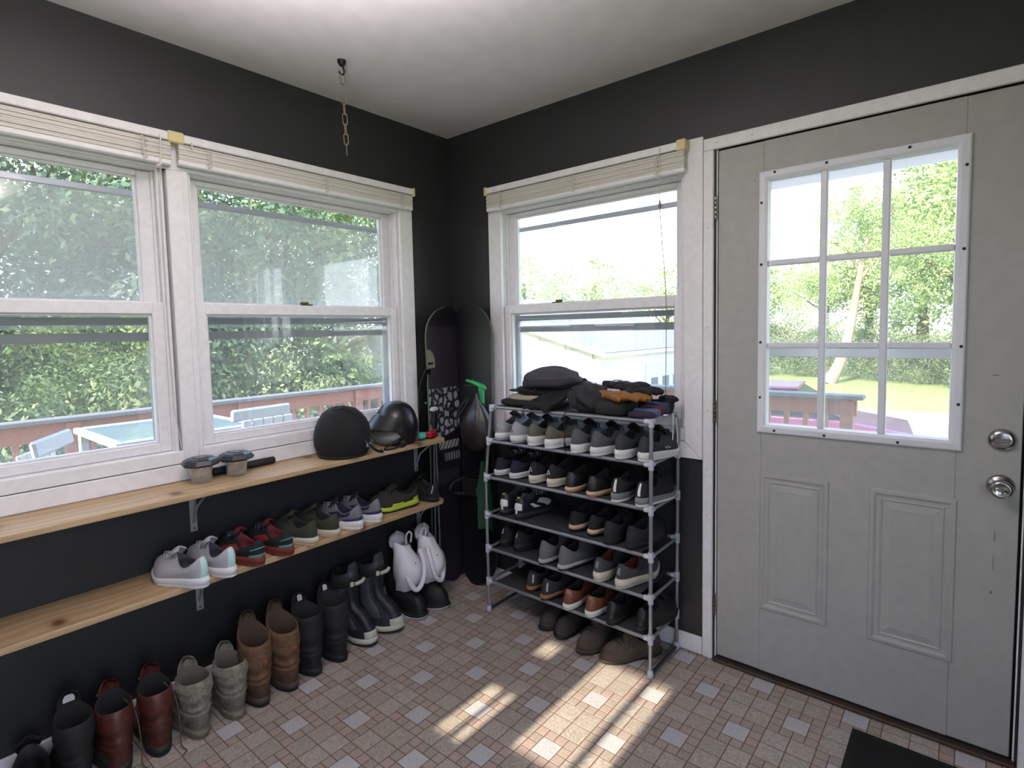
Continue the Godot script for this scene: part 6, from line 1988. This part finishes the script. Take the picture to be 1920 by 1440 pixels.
func build_garage() -> void:
	var n := thing("garage", "white sided garage with grey shingle roof behind the deck", "building")
	var x0 := -10.2
	var x1 := -2.6
	var z0 := -6.0
	var z1 := -11.6
	var eave := 0.95
	var apex := 2.02
	var xm := (x0 + x1) * 0.5
	var white := world_tri(col("siding", rgb(226, 226, 222), 0.75, 0.0, "paint", 1.0))
	var st := begin()
	slab(st, PackedVector2Array([Vector2(x0 + 0.02, GROUND), Vector2(x1 - 0.02, GROUND), Vector2(x1 - 0.02, eave), Vector2(xm, apex - 0.02), Vector2(x0 + 0.02, eave)]), absf(z1 - z0) - 0.04, Basis.IDENTITY, Vector3(0, 0, z1 + 0.02))
	part("wall_core", finish(st), white, n)
	# lap siding on the gable and on the long wall
	var h := 0.16
	var y := GROUND
	while y < apex - 0.1:
		var f := clampf((y + h - eave) / (apex - eave), 0.0, 1.0)
		var a := lerpf(x0, xm, f)
		var b := lerpf(x1, xm, f)
		if b - a > 0.2:
			part("siding_board", obox(Vector3((a + b) / 2, y + h / 2, z0 + 0.012), Vector3(b - a, h * 1.04, 0.016), 0.003, Basis(Vector3.RIGHT, 0.06)), white, n)
		if y + h < eave + 0.05:
			part("siding_board", obox(Vector3(x1 + 0.012, y + h / 2, (z0 + z1) / 2), Vector3(0.016, h * 1.04, absf(z1 - z0)), 0.003, Basis(Vector3.BACK, -0.06)), white, n)
		y += h
	part("corner_board", box_mesh(Vector3(x1 - 0.06, GROUND, z0 - 0.06), Vector3(x1 + 0.035, eave, z0 + 0.035), 0.005), white, n)
	# roof: two slopes with shingle courses
	var shingle := world_tri(col("shingle", rgb(150, 148, 150), 0.95, 0.0, "leather", 1.2))
	for s in [-1, 1]:
		var run := xm - x0 + 0.28
		var rise := (apex - eave) / (xm - x0) * run
		var len := Vector2(run, rise).length()
		var ang := atan2(rise, run)
		var R := Basis(Vector3.BACK, -ang * s)
		var mid := Vector3(xm + s * run * 0.5, apex - rise * 0.5 + 0.05, (z0 + z1) / 2 + 0.05)
		var rf := part("roof_slope", obox(mid, Vector3(len, 0.08, absf(z1 - z0) + 0.5), 0.01, R), white, n)
		for k in 14:
			var t := (k + 0.5) / 14.0
			part("shingle_course", obox(Vector3(xm + s * run * t, apex + 0.10 - rise * t, (z0 + z1) / 2 + 0.05), Vector3(len / 14.0 * 1.06, 0.02, absf(z1 - z0) + 0.52), 0.004, Basis(Vector3.BACK, (-ang - 0.03) * s)), shingle, rf)
	# garage door with a row of small windows, on the long wall
	var gd := part("garage_door", box_mesh(Vector3(x1 + 0.018, GROUND, -11.2), Vector3(x1 + 0.045, 0.66, -7.65), 0.006), col("garage_door", rgb(206, 214, 222), 0.6), n)
	for i in 6:
		var z := -7.86 - 0.52 * i
		part("window_pane", box_mesh(Vector3(x1 + 0.045, 0.16, z - 0.30), Vector3(x1 + 0.055, 0.38, z), 0.003), col("garage_pane", rgb(104, 114, 124), 0.2), gd)

func build_car() -> void:
	var n := thing("car", "dark purple car parked beyond the deck railing", "car", Vector3(-0.55, GROUND + 0.02, -9.3), 0.12)
	var paint := col("car_paint", rgb(112, 66, 100), 0.25, 0.2)
	var dark := col("car_glass", rgb(40, 44, 52), 0.1)
	# side profile in x (length) and y, pushed along z (width)
	var st := begin()
	slab(st, PackedVector2Array([Vector2(-2.1, 0.30), Vector2(2.1, 0.30), Vector2(2.16, 0.55), Vector2(2.05, 0.78), Vector2(1.2, 0.92), Vector2(-1.6, 0.96), Vector2(-2.1, 0.90), Vector2(-2.2, 0.60)]), 1.74, Basis.IDENTITY, Vector3(0, 0, -0.87), 0.08)
	part("body", finish(st), paint, n)
	st = begin()
	slab(st, PackedVector2Array([Vector2(-1.55, 0.94), Vector2(1.15, 0.92), Vector2(0.35, 1.42), Vector2(-0.95, 1.45)]), 1.40, Basis.IDENTITY, Vector3(0, 0, -0.70), 0.06)
	var cab := part("cabin", finish(st), dark, n)
	part("roof", box_mesh(Vector3(-0.98, 1.42, -0.66), Vector3(0.38, 1.475, 0.66), 0.03), paint, cab)
	for q in [[-1.35, 0.80], [1.35, 0.80], [-1.35, -0.80], [1.35, -0.80]]:
		var w := part("wheel", lathe_mesh([Vector2(0.0, -0.10), Vector2(0.28, -0.10), Vector2(0.32, -0.07), Vector2(0.32, 0.07), Vector2(0.28, 0.10), Vector2(0.20, 0.10), Vector2(0.18, 0.07), Vector2(0.0, 0.08)], 20, Basis(Vector3.RIGHT, PI / 2), Vector3(q[0], 0.32, q[1])), rubber("black_rubber", rgb(26, 26, 27)), n)
		part("hub", lathe_mesh([Vector2(0.17, 0.0), Vector2(0.15, 0.02), Vector2(0.0, 0.03)], 14, Basis(Vector3.RIGHT, PI / 2 * sign(q[1])), Vector3(q[0], 0.32, q[1] + 0.08 * sign(q[1]))), mats.alu, w)
	for s in [-0.55, 0.55]:
		part("headlight", blob_mesh(Vector3(2.10, 0.66, s), Vector3(0.06, 0.08, 0.18), 0.0, 1.0, 1, Basis.IDENTITY, -9.0, 8, 12), mats.clear, n)

# leaves of a crown as one mesh of many small leaf blades
func crown_mesh(sd: int, count: int, radii: Vector3, leaf: float, tone: Color, tone2: Color) -> ArrayMesh:
	var r := RandomNumberGenerator.new()
	r.seed = sd
	var v := PackedVector3Array()
	var nn := PackedVector3Array()
	var cc := PackedColorArray()
	var ix := PackedInt32Array()
	var lumps := []
	for i in 46:
		var d := Vector3(r.randfn(), r.randfn(), r.randfn()).normalized()
		lumps.append([d * radii * pow(r.randf(), 0.4) * 0.86, r.randf_range(0.20, 0.38) * radii.x])
	for i in count:
		var L: Array = lumps[r.randi() % lumps.size()]
		var d := Vector3(r.randfn(), r.randfn(), r.randfn()).normalized()
		var p: Vector3 = L[0] + d * L[1] * pow(r.randf(), 0.5)
		var nrm := (d + Vector3(r.randfn(), r.randfn() + 0.6, r.randfn()) * 0.55).normalized()
		var t := nrm.cross(Vector3(r.randfn(), r.randfn(), r.randfn())).normalized()
		var b := nrm.cross(t)
		var s := leaf * r.randf_range(0.6, 1.25)
		var k := v.size()
		for q in [-t * s, b * s * 0.45, t * s, -b * s * 0.45]:
			v.append(p + q)
			nn.append(nrm)
		var c := tone.lerp(tone2, r.randf())
		for q in 4:
			cc.append(c)
		ix.append_array([k, k + 1, k + 2, k, k + 2, k + 3])
	var arr := []
	arr.resize(Mesh.ARRAY_MAX)
	arr[Mesh.ARRAY_VERTEX] = v
	arr[Mesh.ARRAY_NORMAL] = nn
	arr[Mesh.ARRAY_COLOR] = cc
	arr[Mesh.ARRAY_INDEX] = ix
	var m := ArrayMesh.new()
	m.add_surface_from_arrays(Mesh.PRIMITIVE_TRIANGLES, arr)
	return m

func build_trees() -> void:
	var lm := StandardMaterial3D.new()
	lm.vertex_color_use_as_albedo = true
	lm.roughness = 0.7
	lm.backlight_enabled = true
	lm.backlight = Color(0.5, 0.55, 0.3)
	var bark := world_tri(mat(rgb(112, 98, 86), 0.95, 0.0, "leather", 2.0))
	var pale_bark := world_tri(mat(rgb(178, 158, 144), 0.95, 0.0, "leather", 2.0))
	# vertex colours are linear
	var kinds := [
		crown_mesh(1, 16000, Vector3(2.6, 3.2, 2.6), 0.062, Color(0.10, 0.16, 0.065), Color(0.20, 0.27, 0.10)),
		crown_mesh(2, 12000, Vector3(2.4, 2.8, 2.4), 0.066, Color(0.20, 0.28, 0.08), Color(0.34, 0.41, 0.13)),
		crown_mesh(3, 15000, Vector3(2.0, 3.6, 2.0), 0.058, Color(0.07, 0.12, 0.075), Color(0.15, 0.22, 0.12)),
		crown_mesh(4, 9000, Vector3(2.8, 2.6, 2.6), 0.075, Color(0.28, 0.38, 0.14), Color(0.42, 0.52, 0.24)),
		crown_mesh(5, 8000, Vector3(1.3, 0.9, 1.2), 0.042, Color(0.09, 0.13, 0.06), Color(0.22, 0.27, 0.11))]
	# [x, z, kind, scale, crown height above ground, bark, label, group]
	var list := []
	# beyond the left railing
	for q in [[-9.0, 4.6, 0, 1.15], [-10.5, 1.0, 2, 1.35], [-8.4, -1.6, 2, 1.15], [-9.6, -4.0, 0, 1.2], [-12.5, -0.8, 0, 1.5], [-13.0, 4.5, 2, 1.6], [-15.0, -4.5, 0, 1.7], [-12.6, -7.6, 2, 1.5], [-17.0, 1.5, 0, 1.9], [-14.0, 8.5, 0, 1.7]]:
		list.append([q[0], q[1], q[2], q[3], "dense dark green tree beyond the left deck railing", "trees beyond the left railing", bark])
	for q in [[-7.2, 2.55, 1, 0.62], [-7.6, -0.1, 1, 0.55], [-8.0, 5.4, 1, 0.9]]:
		list.append([q[0], q[1], q[2], q[3], "bright yellow green young tree just beyond the left deck railing", "young trees beyond the left railing", bark])
	# behind the garage and along the far edge of the lawn
	for q in [[-16.0, -28.0, 3, 1.25], [-12.0, -30.0, 3, 1.1], [-8.0, -31.0, 3, 1.2], [-20.0, -26.0, 3, 1.3], [-4.5, -36.0, 3, 1.25], [-10.0, -37.0, 3, 1.3]]:
		list.append([q[0], q[1], q[2], q[3], "pale green leafy tree far behind the garage", "trees behind the garage", bark])
	for q in [[2.4, -30.0, 3, 1.7], [5.5, -29.0, 1, 2.0], [0.2, -36.0, 3, 1.9], [8.5, -31.0, 1, 2.2], [3.5, -38.0, 3, 2.5], [-2.6, -38.0, 3, 1.6]]:
		list.append([q[0], q[1], q[2], q[3], "tall yellow green tree behind the lawn in the door window", "trees behind the lawn", bark])
	for q in list:
		tree(q[4], q[5], Vector3(q[0], GROUND, q[1]), kinds[q[2]], q[3], lm, q[6])
	# the forked tree in the middle of the door glass
	var f := thing("forked_tree", "leaning forked tree with pale trunk in the middle of the lawn", "tree", Vector3(-2.0, GROUND, -25.5))
	part("trunk", tube_mesh(curve([Vector3(-0.55, 0, 0.2), Vector3(-0.1, 1.0, 0), Vector3(0.25, 2.6, 0), Vector3(0.5, 4.4, 0), Vector3(0.8, 6.2, 0)], 5), [0.34, 0.30, 0.27, 0.25, 0.24, 0.23, 0.22, 0.21, 0.20, 0.19, 0.18, 0.17, 0.16, 0.15, 0.14, 0.13, 0.12, 0.11, 0.10, 0.09, 0.08], 10), pale_bark, f)
	part("branch", tube_mesh(curve([Vector3(0.55, 4.8, 0), Vector3(-0.1, 5.9, 0.1), Vector3(-0.9, 6.3, 0.1)], 4), 0.07, 7), pale_bark, f)
	part("branch", tube_mesh(curve([Vector3(0.5, 4.4, 0), Vector3(1.3, 5.7, 0), Vector3(1.7, 7.4, 0.2)], 4), 0.08, 7), pale_bark, f)
	for q in [[Vector3(0.4, 6.8, 0), 0.72], [Vector3(2.2, 5.2, 0.6), 0.62], [Vector3(-1.4, 4.2, 0.3), 0.5]]:
		var c := part("crown", kinds[3], lm, f)
		c.position = q[0]
		c.scale = Vector3.ONE * q[1]
		c.set_meta("kind", "stuff")
	# shrubs along the far lawn edge
	var i := 0
	for q in [[-9.0, -29.0, 1.7], [-6.2, -28.5, 1.6], [-3.6, -28.8, 1.5], [-0.8, -28.0, 1.5], [0.8, -27.0, 1.2], [2.2, -26.2, 1.4], [4.2, -24.5, 1.6], [6.4, -24.0, 1.7], [-12.0, -28.0, 1.8]]:
		var s := thing("shrub", "rounded green shrub along the far edge of the lawn", "shrub", Vector3(q[0], GROUND, q[1]), i * 0.9, "shrubs behind the lawn")
		i += 1
		var c := part("foliage", kinds[4], lm, s)
		c.position = Vector3(0, 0.85 * q[2], 0)
		c.scale = Vector3.ONE * q[2]
		c.set_meta("kind", "stuff")
	for q in [[-7.3, -5.2, 0.8], [-8.6, -5.0, 1.0], [-9.6, -4.9, 0.9]]:
		var s := thing("shrub", "dark rounded shrub at the foot of the garage wall", "shrub", Vector3(q[0], GROUND, q[1]), q[0], "shrubs by the garage")
		var c := part("foliage", kinds[4], lm, s)
		c.position = Vector3(0, 0.95 * q[2], 0)
		c.scale = Vector3(q[2], q[2] * 1.1, q[2])
		c.set_meta("kind", "stuff")
	for q in [[-6.3, 3.6, 1.0], [-6.1, 1.6, 1.0], [-6.5, -0.4, 1.1], [-6.8, -2.4, 1.2], [-6.6, 5.2, 1.1]]:
		var s := thing("shrub", "leafy green shrub growing behind the left deck railing", "shrub", Vector3(q[0], GROUND, q[1]), q[1], "shrubs behind the left railing")
		var c := part("foliage", kinds[4], lm, s)
		c.position = Vector3(0, 0.95 * q[2], 0)
		c.scale = Vector3(q[2], q[2] * 1.2, q[2])
		c.set_meta("kind", "stuff")

func tree(label: String, group: String, at: Vector3, crown: Mesh, s: float, lm: Material, bark: Material) -> void:
	var n := thing("tree", label, "tree", at, at.x * 1.7 + at.z, group)
	var h := 3.2 * s
	part("trunk", tube_mesh([Vector3(0, -0.05, 0), Vector3(0.05 * s, h * 0.4, 0), Vector3(-0.05 * s, h * 0.8, 0.04), Vector3(0.05, h * 1.35, 0)], [0.20 * s, 0.15 * s, 0.12 * s, 0.05 * s], 9), bark, n)
	for k in 4:
		var a := k * 1.7
		part("branch", tube_mesh([Vector3(0, h * (0.55 + 0.12 * k), 0), Vector3(cos(a) * 0.8 * s, h * (0.75 + 0.12 * k), sin(a) * 0.8 * s), Vector3(cos(a) * 1.6 * s, h * (0.9 + 0.14 * k), sin(a) * 1.6 * s)], [0.07 * s, 0.05 * s, 0.02 * s], 6), bark, n)
	var c := part("crown", crown, lm, n)
	c.position = Vector3(0, h * 1.02, 0)
	c.scale = Vector3.ONE * s
	c.set_meta("kind", "stuff")
